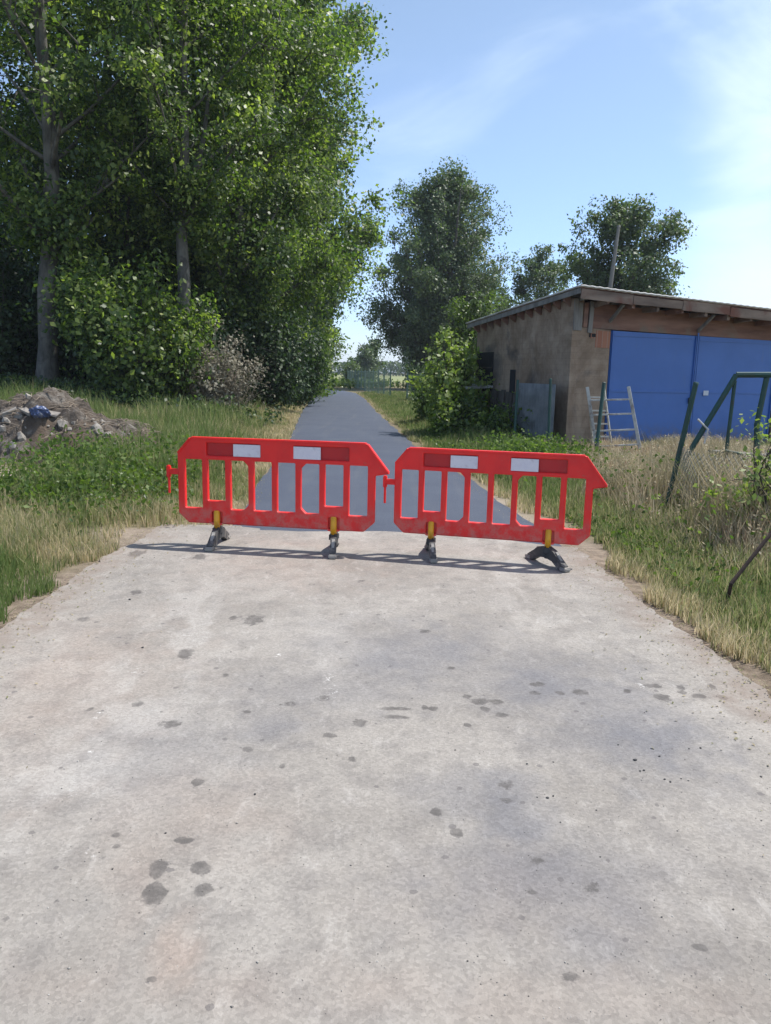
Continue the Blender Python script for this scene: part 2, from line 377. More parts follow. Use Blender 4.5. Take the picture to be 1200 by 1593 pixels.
    h = math_n(t, 'SUBTRACT', h, math_n(t, 'MULTIPLY', pit, .6))
    bump(t, b, h, .40, .010)
    ob = mesh_np('road', v, f, m, None, None, True, {'dark': dark.ravel(), 'chalk': chalk.ravel(), 'smudge': smudge.ravel(), 'rust': rust.ravel(), 'edge': ed.ravel(), 'light': lf.ravel()})
    ob['kind'] = 'structure'
    # the same road carries on behind the camera
    vv = np.array([(-2.47, -7, .006), (2.28, -7, .006), (2.19, 1.22, .006), (-2.44, 1.22, .006)])
    tail = mesh_np('road', vv, np.array([[0, 1, 2, 3]]), m); tail['kind'] = 'structure'
apron()

def path():
    ys = np.concatenate([np.arange(7.2, 30, .3), np.arange(30, 80, 1.0)])
    rows = []
    for k, y in enumerate(ys):
        l = float(e_left(max(y, 7.92))); r = float(e_right(max(y, 7.6)))
        if y < 7.6: r = 1.70
        l += .035*math.sin(y*2.1)+.02*math.sin(y*5.3); r += .03*math.sin(y*1.7+1)+.02*math.sin(y*4.9)
        rows.append([(l+(r-l)*u, y, .003+.022*(1-abs(2*u-1)**6)*min(1, max(0, (y-7.7)/.3))) for u in np.linspace(0, 1, 9)])
    v = np.array(rows); n = len(ys); i = np.arange(n*9).reshape(n, 9)
    f = np.stack([i[:-1, :-1].ravel(), i[:-1, 1:].ravel(), i[1:, 1:].ravel(), i[1:, :-1].ravel()], 1)
    m, t, b, o = newmat('fresh_asphalt')
    c = ramp(t, noise(t, o, 1.1, 5, .6), [(.3, (.045, .056, .086)), (.7, (.062, .075, .106))])
    c = mixc(t, mrange(t, noise(t, o, 70, 5, .75), .4, .75, 0, .6), c, (.12, .13, .155))
    c = mixc(t, mrange(t, noise(t, mapped(t, o, (1.4, .12, 1)), 2.5, 4), .5, .75, 0, .3), c, (.12, .125, .135))
    t.links.new(c, b.inputs['Base Color']); b.inputs['Roughness'].default_value = .75; b.inputs['Specular IOR Level'].default_value = .35
    bump(t, b, noise(t, o, 90, 5, .8), .5, .006)
    ob = mesh_np('path', v.reshape(-1, 3), f, m, None, None, True); ob['kind'] = 'structure'
path()

# far field (a lit meadow beyond the fence) and the distant treeline
def field():
    m, t, b, o = newmat('meadow')
    c = ramp(t, noise(t, mapped(t, o, (.05, .5, 1)), 1.2, 5), [(.35, (.13, .17, .06)), (.6, (.24, .24, .09))])
    t.links.new(c, b.inputs['Base Color']); b.inputs['Roughness'].default_value = 1
    v = np.array([(-160, 88, .03), (130, 88, .03), (220, 420, .03), (-260, 420, .03)])
    ob = mesh_np('meadow', v, np.array([[0, 1, 2, 3]]), m); ob['kind'] = 'structure'
field()

# ------------------------------------------------------------------ foliage machinery
def leaf_quads(c, size, nrm=None, asp=.7):
    n = len(c)
    d = rng.normal(size=(n, 3)); d[:, 2] -= .35; d /= np.linalg.norm(d, axis=1)[:, None]
    if nrm is None: r = rng.normal(size=(n, 3))
    else: r = nrm+rng.normal(size=(n, 3))*.55
    s = np.cross(d, r); s /= (np.linalg.norm(s, axis=1)[:, None]+1e-6)
    L = (size*rng.uniform(.45, 1.5, n))[:, None]
    a = c-d*L*.5; b = c+s*L*asp*.5-d*L*.08; e = c+d*L*.55; g = c-s*L*asp*.5-d*L*.08
    v = np.stack([a, b, e, g], 1).reshape(-1, 3)
    f = np.arange(4*n).reshape(n, 4)
    return v, f
def tubes(lines, sides=6):
    V = []; F = []; base = 0
    for pts, rad in lines:
        pts = np.asarray(pts, float); n = len(pts)
        tg = np.gradient(pts, axis=0); tg /= (np.linalg.norm(tg, axis=1)[:, None]+1e-9)
        up = np.array([.31, .93, .19]); s = np.cross(tg, up); s /= (np.linalg.norm(s, axis=1)[:, None]+1e-9); u = np.cross(s, tg)
        a = np.arange(sides)*2*math.pi/sides
        ring = pts[:, None]+np.asarray(rad)[:, None, None]*(np.cos(a)[None, :, None]*s[:, None]+np.sin(a)[None, :, None]*u[:, None])
        V.append(ring.reshape(-1, 3))
        i = np.arange(n*sides).reshape(n, sides)+base
        j = np.roll(i, -1, 1)
        F.append(np.stack([i[:-1].ravel(), j[:-1].ravel(), j[1:].ravel(), i[1:].ravel()], 1))
        base += n*sides
    return np.concatenate(V), np.concatenate(F)
def bend(p0, d, L, n, wob, lift=0.0):
    pts = [np.array(p0, float)]; d = np.array(d, float); d /= np.linalg.norm(d)
    for k in range(n):
        d = d+rng.normal(size=3)*wob; d[2] += lift; d /= np.linalg.norm(d)
        pts.append(pts[-1]+d*L/n)
    return np.array(pts)

def tree(name, base, h, rad, cb, nleaf, lsize, mat, bark, label, cat='tree', group=None, trunk_r=.25, lean=(0, 0), steep=.9,
         nl=26, shape='poplar', clump=.42, fork=None, gap=.0, seed=None, sub=5):
    global rng
    if seed is not None: rng = np.random.default_rng(seed)
    root = empty(name, base); tag(root, label, cat, group)
    lines = []
    npt = 12
    t = np.linspace(0, 1, npt); zz = t*h*.97
    wob = np.cumsum(rng.normal(size=(npt, 2))*.018*h/npt*3, axis=0); wob -= wob[0]
    tp = np.stack([wob[:, 0]+lean[0]*t, wob[:, 1]+lean[1]*t, zz], 1)
    tr = trunk_r*(1-t)**.85+.015; tr[0] *= 1.35
    tr2 = tr
    lines.append((tp, tr2))
    def trunk_at(z):
        return np.array([np.interp(z, zz, tp[:, 0]), np.interp(z, zz, tp[:, 1]), z]), float(np.interp(z, zz, tr))
    if fork:
        for (fz, dx, dy, L) in fork:
            p, r = trunk_at(fz)
            pts = bend(p, (dx, dy, 1), L, 8, .05, .03)
            lines.append((pts, r*.75*(1-np.linspace(0, 1, 9))**.8+.02))
    cl = []; 
    def env(u):      # crown radius by relative height
        if shape == 'poplar': return max(.12, (min(1, (u/.28))**.6)*(1-max(0, (u-.35)/.65)**1.9*.8))
        if shape == 'round': return max(.1, math.sin(math.pi*min(1, max(0, u*.86+.10)))**.6)
        return max(.15, 1-.5*abs(u-.4))
    for k in range(nl):
        u = (k+rng.uniform(0, 1))/nl
        zc = cb+(h*.97-cb)*u
        R = rad*env(u)*rng.uniform(.72, 1.12)
        z0 = max(cb*.55+.2, zc-R*steep)
        p, r = trunk_at(min(z0, h*.95))
        az = k*2.39996+rng.uniform(-.5, .5)
        tgt = np.array([p[0]*0+np.interp(zc, zz, tp[:, 0])+R*math.cos(az), np.interp(zc, zz, tp[:, 1])+R*math.sin(az), zc+rng.uniform(-.2, .3)*R])
        d = tgt-p; L = np.linalg.norm(d)
        pts = bend(p, d, L, 6, .07, .02)
        pts = p+(pts-p)+np.linspace(0, 1, 7)[:, None]*(tgt-pts[-1])
        br = max(.02, r*.30)
        lines.append((pts, br*(1-np.linspace(0, 1, 7))**.7+.008))
        for q in range(sub):
            s = rng.uniform(.28, 1.0); idx = s*6; i0 = min(5, int(idx)); pp = pts[i0]+(pts[i0+1]-pts[i0])*(idx-i0)
            dd = d/L+rng.normal(size=3)*.75; dd[2] += .25
            l2 = R*.42*rng.uniform(.5, 1.1)
            sp = bend(pp, dd, l2, 3, .12, .03)
            lines.append((sp, np.array([.022, .016, .010, .006])*max(1, rad/3)))
            cl.append(sp[1:]); 
        cl.append(pts[2:])
    pts = np.concatenate(cl)
    ctr = pts[rng.integers(0, len(pts), nleaf)]
    # clump centre by small blobs
    nb = max(40, nleaf//70)
    blobs = pts[rng.integers(0, len(pts), nb)]+rng.normal(size=(nb, 3))*clump*.7
    bid = rng.integers(0, nb, nleaf)
    bsz = rng.uniform(.45, 1.25, nb)
    dv = rng.normal(size=(nleaf, 3)); dv /= np.linalg.norm(dv, axis=1)[:, None]; dv *= (rng.random(nleaf)**.45)[:, None]
    c1 = blobs[bid]+dv*np.array([1.15, 1.15, .9])*(clump*1.25*bsz[bid])[:, None]
    loose = rng.random(nleaf) < .10
    c1[loose] = ctr[loose]+rng.normal(size=(loose.sum(), 3))*clump*.55
    c1 = c1[c1[:, 2] > .15]
    n = len(c1)
    axis = np.stack([np.interp(c1[:, 2], zz, tp[:, 0]), np.interp(c1[:, 2], zz, tp[:, 1]), c1[:, 2]*.8+.1], 1)
    nr = c1-axis; nr /= (np.linalg.norm(nr, axis=1)[:, None]+1e-6); nr[:, 2] += .4
    v, f = leaf_quads(c1, np.full(n, lsize), nr)
    bt = rng.random(nb)
    tint = np.clip(.5*bt[bid][:n]+.5*rng.random(n)**1.2, 0, 1)
    V, F = tubes(lines, 7)
    mesh_np('trunk', V, F, bark, root, None, True)
    mesh_np('crown', v, f, mat, root, tint)
    return root

def shrub(name, base, h, rx, ry, nleaf, lsize, mat, label, cat='shrub', group=None, stems=14, twig=None, seed=None, clump=.22, spread=1.0):
    global rng
    if seed is not None: rng = np.random.default_rng(seed)
    root = empty(name, base); tag(root, label, cat, group)
    lines = []; cl = []
    for k in range(stems):
        az = k*2.399+rng.uniform(-.4, .4); rr = math.sqrt(rng.uniform(.02, 1))
        top = np.array([rx*rr*math.cos(az), ry*rr*math.sin(az), h*(1-.45*rr**2)*rng.uniform(.8, 1.05)])
        p0 = np.array([top[0]*.22, top[1]*.22, -.05])
        pts = bend(p0, top-p0, np.linalg.norm(top-p0), 7, .10, .0)
        pts = pts+np.linspace(0, 1, 8)[:, None]*(top-pts[-1])
        lines.append((pts, np.linspace(.028, .006, 8)*max(.6, h/3)))
        cl.append(pts[1:])
        for q in range(4):
            i0 = rng.integers(1, 7); sp = bend(pts[i0], (pts[-1]-pts[i0])+rng.normal(size=3)*h*.25, h*.22, 3, .15)
            lines.append((sp, np.array([.010, .008, .006, .004])*max(.6, h/3))); cl.append(sp[1:])
    pts = np.concatenate(cl)
    nb = max(30, nleaf//40)
    blobs = pts[rng.integers(0, len(pts), nb)]+rng.normal(size=(nb, 3))*clump*.6
    bid = rng.integers(0, nb, nleaf)
    c1 = blobs[bid]+rng.normal(size=(nleaf, 3))*clump*rng.uniform(.5, 1.2, nb)[bid][:, None]
    keep = c1[:, 2] > .03; c1 = c1[keep]; bid = bid[keep]; n = len(c1)
    nr = c1-np.array([0, 0, h*.3]); nr /= (np.linalg.norm(nr, axis=1)[:, None]+1e-6); nr[:, 2] += .5
    v, f = leaf_quads(c1, np.full(n, lsize), nr)
    tint = np.clip(.45*rng.random(nb)[bid]+.55*rng.random(n), 0, 1)
    V, F = tubes(lines, 5)
    mesh_np('stem', V, F, twig or M_darkbark, root, None, True)
    mesh_np('foliage', v, f, mat, root, tint)
    return root

def gpos(px, Y):
    p = P(px, 600, Y); z = float(terrain(np.array([p.x]), np.array([p.y]))[0])
    return (p.x, Y, z-.05)

GT = 'poplars along the left side of the path'
tree('poplar_tree', gpos(72, 24), 18.5, 4.0, 4.6, 28000, .145, M_poplar, M_bark, 'tall poplar with grey forked trunk behind the rubble heap at far left', group=GT, trunk_r=.29, nl=30,
     fork=[(4.4, .10, -.05, 9)], seed=101, clump=.5, lean=(.55, 0))
tree('poplar_tree', gpos(282, 25), 15.5, 3.2, 6.2, 32000, .125, M_poplar, M_bark, 'slender poplar with thin wavy grey trunk rising above the pale dry bush', group=GT, trunk_r=.24, nl=22,
     fork=[(5.5, .2, -.1, 5)], seed=102, clump=.45, lean=(.5, 0))
tree('poplar_tree', gpos(378, 31), 21, 4.7, 3.2, 130000, .135, M_poplar, M_bark, 'broad leafy poplar that leans its crown furthest over the path', group=GT, trunk_r=.34, nl=44, seed=103, clump=.55)
tree('poplar_tree', gpos(434, 42), 25, 4.8, 3.0, 80000, .19, M_poplar, M_bark, 'tallest poplar behind the broad one, its tip at the top edge of the photo', group=GT, trunk_r=.36, nl=40, seed=184, clump=.7)
tree('poplar_tree', gpos(452, 56), 20.5, 4.6, 2.5, 100000, .2, M_poplar, M_bark, 'low spreading poplar at the far end of the left row', group=GT, trunk_r=.3, nl=30, seed=105, clump=.7)
tree('poplar_tree', gpos(185, 30), 20, 4.6, 3.4, 78000, .14, M_poplar, M_darkbark, 'dense poplar standing between the forked trunk and the slender wavy trunk', group=GT, trunk_r=.26, nl=36, seed=106, clump=.55)
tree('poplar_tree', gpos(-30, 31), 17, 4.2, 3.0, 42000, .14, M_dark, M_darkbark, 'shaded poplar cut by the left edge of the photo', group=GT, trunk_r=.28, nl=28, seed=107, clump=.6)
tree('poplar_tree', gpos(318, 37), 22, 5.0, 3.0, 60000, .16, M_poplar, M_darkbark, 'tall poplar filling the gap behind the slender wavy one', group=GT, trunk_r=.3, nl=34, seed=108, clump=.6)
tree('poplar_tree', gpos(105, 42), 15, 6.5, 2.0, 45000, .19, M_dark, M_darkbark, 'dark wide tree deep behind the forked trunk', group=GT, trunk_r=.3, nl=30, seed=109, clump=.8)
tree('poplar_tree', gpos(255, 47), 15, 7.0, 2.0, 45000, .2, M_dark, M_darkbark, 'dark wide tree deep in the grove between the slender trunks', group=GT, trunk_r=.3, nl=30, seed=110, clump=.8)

GS = 'undergrowth shrubs below the poplars'
for i, (px, Y, h, rx, nlf, ls, mt, lb) in enumerate([
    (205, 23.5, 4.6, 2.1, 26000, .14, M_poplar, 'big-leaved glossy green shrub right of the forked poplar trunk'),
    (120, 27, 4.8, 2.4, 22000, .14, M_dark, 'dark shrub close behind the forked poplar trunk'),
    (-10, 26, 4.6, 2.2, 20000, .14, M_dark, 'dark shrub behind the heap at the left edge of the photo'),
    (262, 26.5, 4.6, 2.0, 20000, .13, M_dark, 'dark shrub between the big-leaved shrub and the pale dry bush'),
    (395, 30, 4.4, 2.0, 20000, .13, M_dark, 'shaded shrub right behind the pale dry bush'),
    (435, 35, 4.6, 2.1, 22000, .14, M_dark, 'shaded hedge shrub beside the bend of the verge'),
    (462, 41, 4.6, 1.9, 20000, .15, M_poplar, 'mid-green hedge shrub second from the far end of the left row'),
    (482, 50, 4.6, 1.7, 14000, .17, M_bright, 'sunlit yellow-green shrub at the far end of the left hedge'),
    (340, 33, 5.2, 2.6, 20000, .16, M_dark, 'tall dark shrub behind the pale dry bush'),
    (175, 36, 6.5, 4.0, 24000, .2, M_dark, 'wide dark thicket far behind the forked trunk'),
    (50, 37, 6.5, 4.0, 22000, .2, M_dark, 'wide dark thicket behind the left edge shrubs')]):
    shrub('shrub', gpos(px, Y), h, rx, rx, nlf, ls, mt, lb, group=GS, seed=200+i, stems=18, clump=.35)
shrub('dry_bush', gpos(340, 24.5), 2.6, 1.3, 1.1, 7500, .085, M_pale, 'pale grey dusty bush with bare brown twigs below the poplars', 'bush', seed=220, stems=60, twig=M_twig, clump=.22)

# trees right of the path
tree('poplar_tree', gpos(688, 75), 20.2, 6.1, 1.5, 170000, .21, M_far, M_bark, 'big many-stemmed poplar standing alone right of the path', trunk_r=.4, nl=90, steep=2.6, seed=301, clump=.72, sub=6,
     fork=[(1.5, -.12, 0, 15), (1.8, .15, 0, 14), (2, -.28, .1, 12), (2.2, .3, -.1, 11), (2.4, .05, -.2, 16)])
tree('poplar_tree', gpos(830, 84), 14.6, 4.3, 4, 26000, .24, M_far, M_bark, 'thin airy tree between the lone poplar and the tree behind the garage', trunk_r=.25, nl=24, steep=1.3, seed=302, clump=.6)
tree('poplar_tree', gpos(958, 56), 13.4, 3.5, 4, 52000, .20, M_far, M_bark, 'round-topped tree with leaning bare trunk rising behind the garage roof', trunk_r=.34, nl=34, steep=1.1, seed=303, clump=.6, shape='round',
     lean=(.2, 0))
tree('small_tree', gpos(728, 43), 5.6, 1.9, 1.2, 14000, .14, M_bright, M_darkbark, 'small yellow-green tree between the lone poplar and the garage', trunk_r=.1, nl=24, seed=304, clump=.35, shape='round')
shrub('elder_bush', gpos(702, 20.8), 3.1, .60, .6, 5400, .12, M_yell, 'sunlit light green elder bush in front of the rear garage corner', 'bush', seed=310, stems=22, clump=.2)
shrub('elder_bush', gpos(712, 19.2), 1.2, .35, .4, 1600, .10, M_poplar, 'knee-high green bush in front of the sunlit elder bush', 'bush', seed=311, stems=16, clump=.16)
shrub('elder_bush', gpos(676, 25), 1.8, .6, .6, 3000, .11, M_bright, 'low green bush at the end of the rod fence by the path', 'bush', seed=312, stems=16, clump=.18)
tree('small_tree', gpos(566, 140), 6.2, 2.6, 1, 7000, .35, M_far, M_darkbark, 'small lopsided tree with a dead top far off in the field', trunk_r=.2, nl=14, seed=320, clump=.7, shape='round', lean=(1.2, 0))
dt = empty('dead_tree', gpos(580, 146)); tag(dt, 'bare dead branch forking above the small far tree', 'tree')
ls_ = []
for k in range(7):
    ls_.append((bend((0, 0, 3+k*.4), (rng.normal()*.4, .1, 1), 5.0-k*.3, 6, .12), np.linspace(.14, .05, 7)))
ls_.append((np.array([(0, 0, 0), (0, 0, 4)]), np.array([.2, .16])))
V, F = tubes(ls_, 5); mesh_np('trunk', V, F, M_bark, dt)

def treeline():
    n = 26000
    x = rng.uniform(-190, 190, n); base = 3.0+3.2*fbm(x*.05, x*0, 71)+1.8*fbm(x*.25, x*0, 72)
    z = base*rng.uniform(0, 1, n)**.7; y = 330+rng.uniform(-4, 4, n)+12*fbm(x*.02, x*0, 73)
    v, f = leaf_quads(np.stack([x, y, z], 1), np.full(n, 1.1))
    o = mesh_np('distant_treeline', v, f, M_far, None, rng.random(n)); tag(o, 'low band of trees on the horizon beyond the field', 'treeline', kind='stuff')
treeline()

# ------------------------------------------------------------------ grass
def blades(name, x, y, hgt, wid, tint, mat, label, cat='grass', lean=.35, z0=None):
    n = len(x); z = terrain(x, y)-.01 if z0 is None else z0
    az = rng.uniform(0, 2*math.pi, n); la = rng.uniform(0, 2*math.pi, n); ln = np.abs(rng.normal(size=n))*lean
    sx_ = np.cos(az)*wid/2; sy_ = np.sin(az)*wid/2
    dx = np.cos(la)*ln*hgt; dy = np.sin(la)*ln*hgt
    def pt(k, s, q, w_):
        return np.stack([x+dx*q+s*sx_*w_, y+dy*q+s*sy_*w_, z+hgt*k], 1)
    v = np.stack([pt(0, -1, 0, 1), pt(0, 1, 0, 1), pt(.55, 1, .32, .8), pt(.55, -1, .32, .8), pt(.97, 1, 1, .12), pt(.97, -1, 1, .12)], 1).reshape(-1, 3)
    b = np.arange(n)[:, None]*6
    f = np.concatenate([b+np.array([0, 1, 2, 3]), b+np.array([3, 2, 4, 5])], 0)
    o = mesh_np(name, v, f, mat, None, np.concatenate([tint, tint])); tag(o, label, cat, kind='stuff')
    return o
def scatter(n, side, ymin, ymax, omax):
    y = np.exp(rng.uniform(math.log(ymin), math.log(ymax), n))
    off = rng.random(n)**1.15*omax*np.clip(.25+y/14, .3, 1.6)
    x = e_left(y)-off if side < 0 else e_right(y)+off
    return x, y, off
M_soil = None
def left_grass():
    x, y, off = scatter(210000, -1, 3.2, 60, 8.5)
    cl = fbm(x*1.1, y*1.1, 91); fine = fbm(x*5, y*5, 92)
    keep = (off > .02+.5*fbm(x*2, y*2, 93)-.20-.3*(y > 8.3)) & (rng.random(len(x)) < .25+1.5*fine)
    sand = np.exp(-(((x+5.4)/1.4)**2+((y-10.3)/.9)**2)); keep &= rng.random(len(x)) > sand*1.3
    keep &= ~((y > 7.0) & (y < 8.2) & (off < .7) & (rng.random(len(x)) < .6))
    x, y, off, cl, fine = [a[keep] for a in (x, y, off, cl, fine)]
    tall = sstep(.55, 1.8, off)*sstep(7.6, 10.5, y)
    tall *= .55+.9*sstep(.42, .62, cl)
    h = (.06+.09*fine)*(1+.7*sstep(.2, .8, off))+.30*tall*rng.uniform(.5, 1.25, len(x))
    h *= rng.uniform(.6, 1.25, len(x))
    wid = (.0035+.00085*y)*rng.uniform(.6, 1.3, len(x))
    dry = .30+.55*fbm(x*.7+5, y*.7, 94)+.35*(1-sstep(.1, 1.0, off))*sstep(4.5, 7, y)-.30*sstep(.45, .6, cl)
    dry = dry+.55*(fbm(x*2.2, y*2.2, 194)-.5)+.26*np.exp(-((y-7.6)/1.3)**2)-.42*sstep(6.6, 5.6, y)+.15*sstep(18, 30, y)
    h = np.where((x < -4.3) & (y > 8.2) & (y < 12.6), h*.33, h)
    tint = np.clip(dry*.85+rng.normal(size=len(x))*.18, .14, 1)
    blades('verge_grass', x, y, h, wid, tint, M_grass, 'green and straw coloured grass of the left verge')
def right_grass():
    x, y, off = scatter(200000, 1, 2.6, 60, 6.0)
    cl = fbm(x*1.1, y*1.1, 95); fine = fbm(x*5, y*5, 96)
    keep = (off > .05+.5*fbm(x*2, y*2, 97)-.17+.35*sstep(9.5, 8, y)*sstep(7.2, 8, y)) & (rng.random(len(x)) < .3+1.5*fine)
    x, y, off, cl, fine = [a[keep] for a in (x, y, off, cl, fine)]
    tall = sstep(.7, 1.5, off)*sstep(11.5, 13.5, y)*sstep(40, 20, y)*.5
    h = (.07+.10*fine)*(1+.6*sstep(.3, 1.0, off))+.42*tall*sstep(3.2, 1.2, off)*rng.uniform(.5, 1.25, len(x))
    h *= rng.uniform(.6, 1.25, len(x)); wid = (.0035+.00085*y)*rng.uniform(.6, 1.3, len(x))
    dry = .26+.5*fbm(x*.9+5, y*.9, 98)+.35*(1-sstep(.05, .5, off))-.18*sstep(9, 13, y)
    tint = np.clip(dry*.95+rng.normal(size=len(x))*.18, 0, 1)
    blades('verge_grass', x, y, h, wid, tint, M_grass, 'green grass of the right verge')
    # tall dry stand by the fence posts
    n = 78000
    y = rng.uniform(6.0, 16.2, n); off = rng.uniform(.75, 6.5, n); x = e_right(y)+off
    d = fbm(x*1.3, y*1.3, 99)
    keep = (rng.random(n) < sstep(.8, 1.6, off+.7*(d-.5)))
    keep &= ~((np.abs(x-3.22) < .26) & (y > 7.9) & (y < 9.05) & (rng.random(n) < .93))   # straw cleared on the camera side so the leaning post shows
    x, y, off, d = [a[keep] for a in (x, y, off, d)]
    h = (.24+.50*sstep(.9, 1.8, off)*sstep(5.6, 7.2, y))*rng.uniform(.55, 1.15, len(x))*(.45+1.05*d)*np.where(y > 10.2, np.where(x < 5.4, .42, .55), 1)
    wid = (.003+.0006*y)*rng.uniform(.6, 1.3, len(x))
    tint = np.clip(.54+1.7*(fbm(x*1.1, y*1.1, 100)-.5)+rng.normal(size=len(x))*.22, 0, 1)
    k = (rng.random(len(x)) < .09) & (h > .25)
    hd = np.stack([x[k]+rng.normal(size=k.sum())*.03, y[k]+rng.normal(size=k.sum())*.03, terrain(x[k], y[k])+h[k]*.98], 1)
    hd = np.repeat(hd, 3, 0); hd[:, 2] -= np.tile([0, .03, .06], len(hd)//3); vv, ff = leaf_quads(hd, np.full(len(hd), .034), None, .4)
    tag(mesh_np('seed_heads', vv, ff, M_straw, None, rng.uniform(.3, 1, len(hd))), 'brown and cream seed heads on the tall dry grass', 'seed heads', kind='stuff')
    blades('dry_grass', x, y, h, wid, tint, M_straw, 'tall dry straw coloured grass around the leaning fence posts', lean=.42)
left_grass(); right_grass()
def weeds(name, n, cx, cy, sx_, sy_, hmax, mat, ls, label):
    # leafy herb layer: stalks of small leaves
    x = cx+rng.normal(size=n)*sx_; y = cy+rng.normal(size=n)*sy_
    off = np.maximum(e_left(y)-x, x-e_right(y)); k = off > .35; x, y = x[k], y[k]
    hh = hmax*rng.uniform(.4, 1, len(x))
    P_ = []
    for j in range(9):
        u = rng.uniform(.1, 1, len(x)); P_.append(np.stack([x+rng.normal(size=len(x))*.05, y+rng.normal(size=len(x))*.05, terrain(x, y)+hh*u], 1))
    c = np.concatenate(P_); v, f = leaf_quads(c, np.full(len(c), ls))
    o = mesh_np(name, v, f, mat, None, np.clip(rng.random(len(c)), 0, 1)); tag(o, label, 'weeds', kind='stuff')
weeds('leafy_weeds', 900, -3.9, 10.8, .55, 1.1, .62, M_weed, .055, 'leafy green weeds left of the left barrier')
weeds('leafy_weeds', 700, -4.3, 8.9, .7, .45, .30, M_weed, .05, 'low broadleaf weeds in front of the rubble heap')
weeds('leafy_weeds', 1000, 2.55, 13.2, .5, .8, .60, M_weed, .055, 'green nettles behind the right barrier')
weeds('leafy_weeds', 1500, 2.2, 17.5, .6, 1.5, .14, M_bright, .05, 'lit green ground weeds beside the path by the elder bush')
weeds('leafy_weeds', 900, 3.1, 7.2, .6, .7, .16, M_weed, .04, 'low green weeds at the foot of the dry grass')
weeds('leafy_weeds', 130, 3.7, 8.6, .9, 1.3, .70, M_weed, .045, 'green stalks growing through the dry grass by the leaning post')
weeds('leafy_weeds', 330, 4.2, 12.8, 1.2, .9, .30, M_weed, .05, 'green weeds in front of the ladder and the blue door')
weeds('leafy_weeds', 420, -3.2, 9.4, .35, .7, .42, M_bright, .05, 'bright green weeds beside the left end of the left barrier')
weeds('leafy_weeds', 1400, -9, 22.5, 2.5, 1.0, .8, M_dark, .10, 'shaded weeds at the foot of the poplars')

# ------------------------------------------------------------------ barriers
def plastic(name, c, c2, rough=.38):
    m, t, b, o = newmat(name)
    n = noise(t, o, 3.5, 5, .6); col = mixc(t, mrange(t, n, .4, .7), c, c2)
    col = mixc(t, mrange(t, noise(t, o, 26, 6, .7), .58, .76, 0, .45), col, (.33, .13, .10))
    z_ = t.nodes.new('ShaderNodeSeparateXYZ'); t.links.new(o, z_.inputs[0])
    col = mixc(t, math_n(t, 'MULTIPLY', mrange(t, z_.outputs[2], .50, .20, 0, .5), mrange(t, noise(t, o, 9, 6, .7), .4, .65)), col, (.40, .26, .21))
    col = mixc(t, mrange(t, noise(t, mapped(t, o, (2, 2, 22)), 6, 5, .7), .64, .70, 0, .5), col, (.52, .13, .12))
    t.links.new(col, b.inputs['Base Color']); b.inputs['Roughness'].default_value = rough
    t.links.new(mrange(t, noise(t, o, 12, 5), .3, .7, rough-.05, rough+.2), b.inputs['Roughness'])
    bump(t, b, noise(t, o, 60, 4), .12, .002)
    return m
M_red = plastic('red_plastic', (.80, .018, .016), (.68, .015, .016))
M_red2 = plastic('shaded_red_plastic', (.46, .008, .012), (.38, .010, .014))  # darker red puts the recess panels' shading and grime into the colour
M_reflect = simple('reflective_sheet', (.62, .60, .68), (.70, .68, .74), 20, .35, 0, .05, dirt=(.52, .48, .54))
M_yellow = simple('yellow_plastic', (.80, .40, .02), (.72, .34, .02), 8, .5, 0, .1, dirt=(.45, .25, .05))
M_rubber = simple('black_rubber', (.035, .035, .037), (.08, .078, .076), 14, .75, 0, .3, dirt=(.22, .20, .18))
M_pad = simple('sunlit_rubber', (.20, .19, .18), (.36, .34, .31), 14, .85, 0, .3)  # light grey puts the sun on the foot pads into the colour

def spline(cu, pts):
    s = cu.splines.new('POLY'); s.points.add(len(pts)-1)
    for p, q in zip(s.points, pts): p.co = (q[0], q[1], 0, 1)
    s.use_cyclic_u = True
def rounded(pts, r, n=4):
    out_ = []
    L = len(pts)
    for i in range(L):
        p = Vector(pts[i]); a = Vector(pts[i-1]); b = Vector(pts[(i+1) % L])
        da = (a-p); db = (b-p); rr = min(r, da.length*.45, db.length*.45)
        A = p+da.normalized()*rr; B = p+db.normalized()*rr
        for k in range(n+1):
            u = k/n; q = A*(1-u)**2+p*2*u*(1-u)+B*u*u; out_.append((q.x, q.y))
    return out_
def plate(name, outer, holes, depth, bev, mat, parent, y=0.0, r=.012):
    cu = bpy.data.curves.new(name, 'CURVE'); cu.dimensions = '2D'; cu.fill_mode = 'BOTH'
    spline(cu, rounded(outer, r))
    for h in holes: spline(cu, rounded(h, r))
    cu.extrude = depth/2-bev; cu.bevel_depth = bev; cu.bevel_resolution = 2; cu.offset = -bev
    tmp = bpy.data.objects.new('tmp', cu); COL.objects.link(tmp)
    dg = bpy.context.evaluated_depsgraph_get()
    me = bpy.data.meshes.new_from_object(tmp.evaluated_get(dg)); me.name = name
    bpy.data.objects.remove(tmp); bpy.data.curves.remove(cu)
    me.transform(Matrix.Translation((0, y, 0)) @ Matrix.Rotation(math.pi/2, 4, 'X'))
    me.materials.clear()
    return link(name, me, mat, parent)
def rect(x0, x1, z0, z1, cut=()):   # cut: corners 'tr','br','tl','bl' chamfered
    c = .045; p = []
    p += [(x0+c, z0), ] if 'bl' in cut else [(x0, z0)]
    p += [(x1-c, z0), (x1, z0+c)] if 'br' in cut else [(x1, z0)]
    p += [(x1, z1-c), (x1-c, z1)] if 'tr' in cut else [(x1, z1)]
    p += [(x0+c, z1), (x0, z1-c)] if 'tl' in cut else [(x0, z1)]
    if 'bl' in cut: p.append((x0, z0+c))
    return p
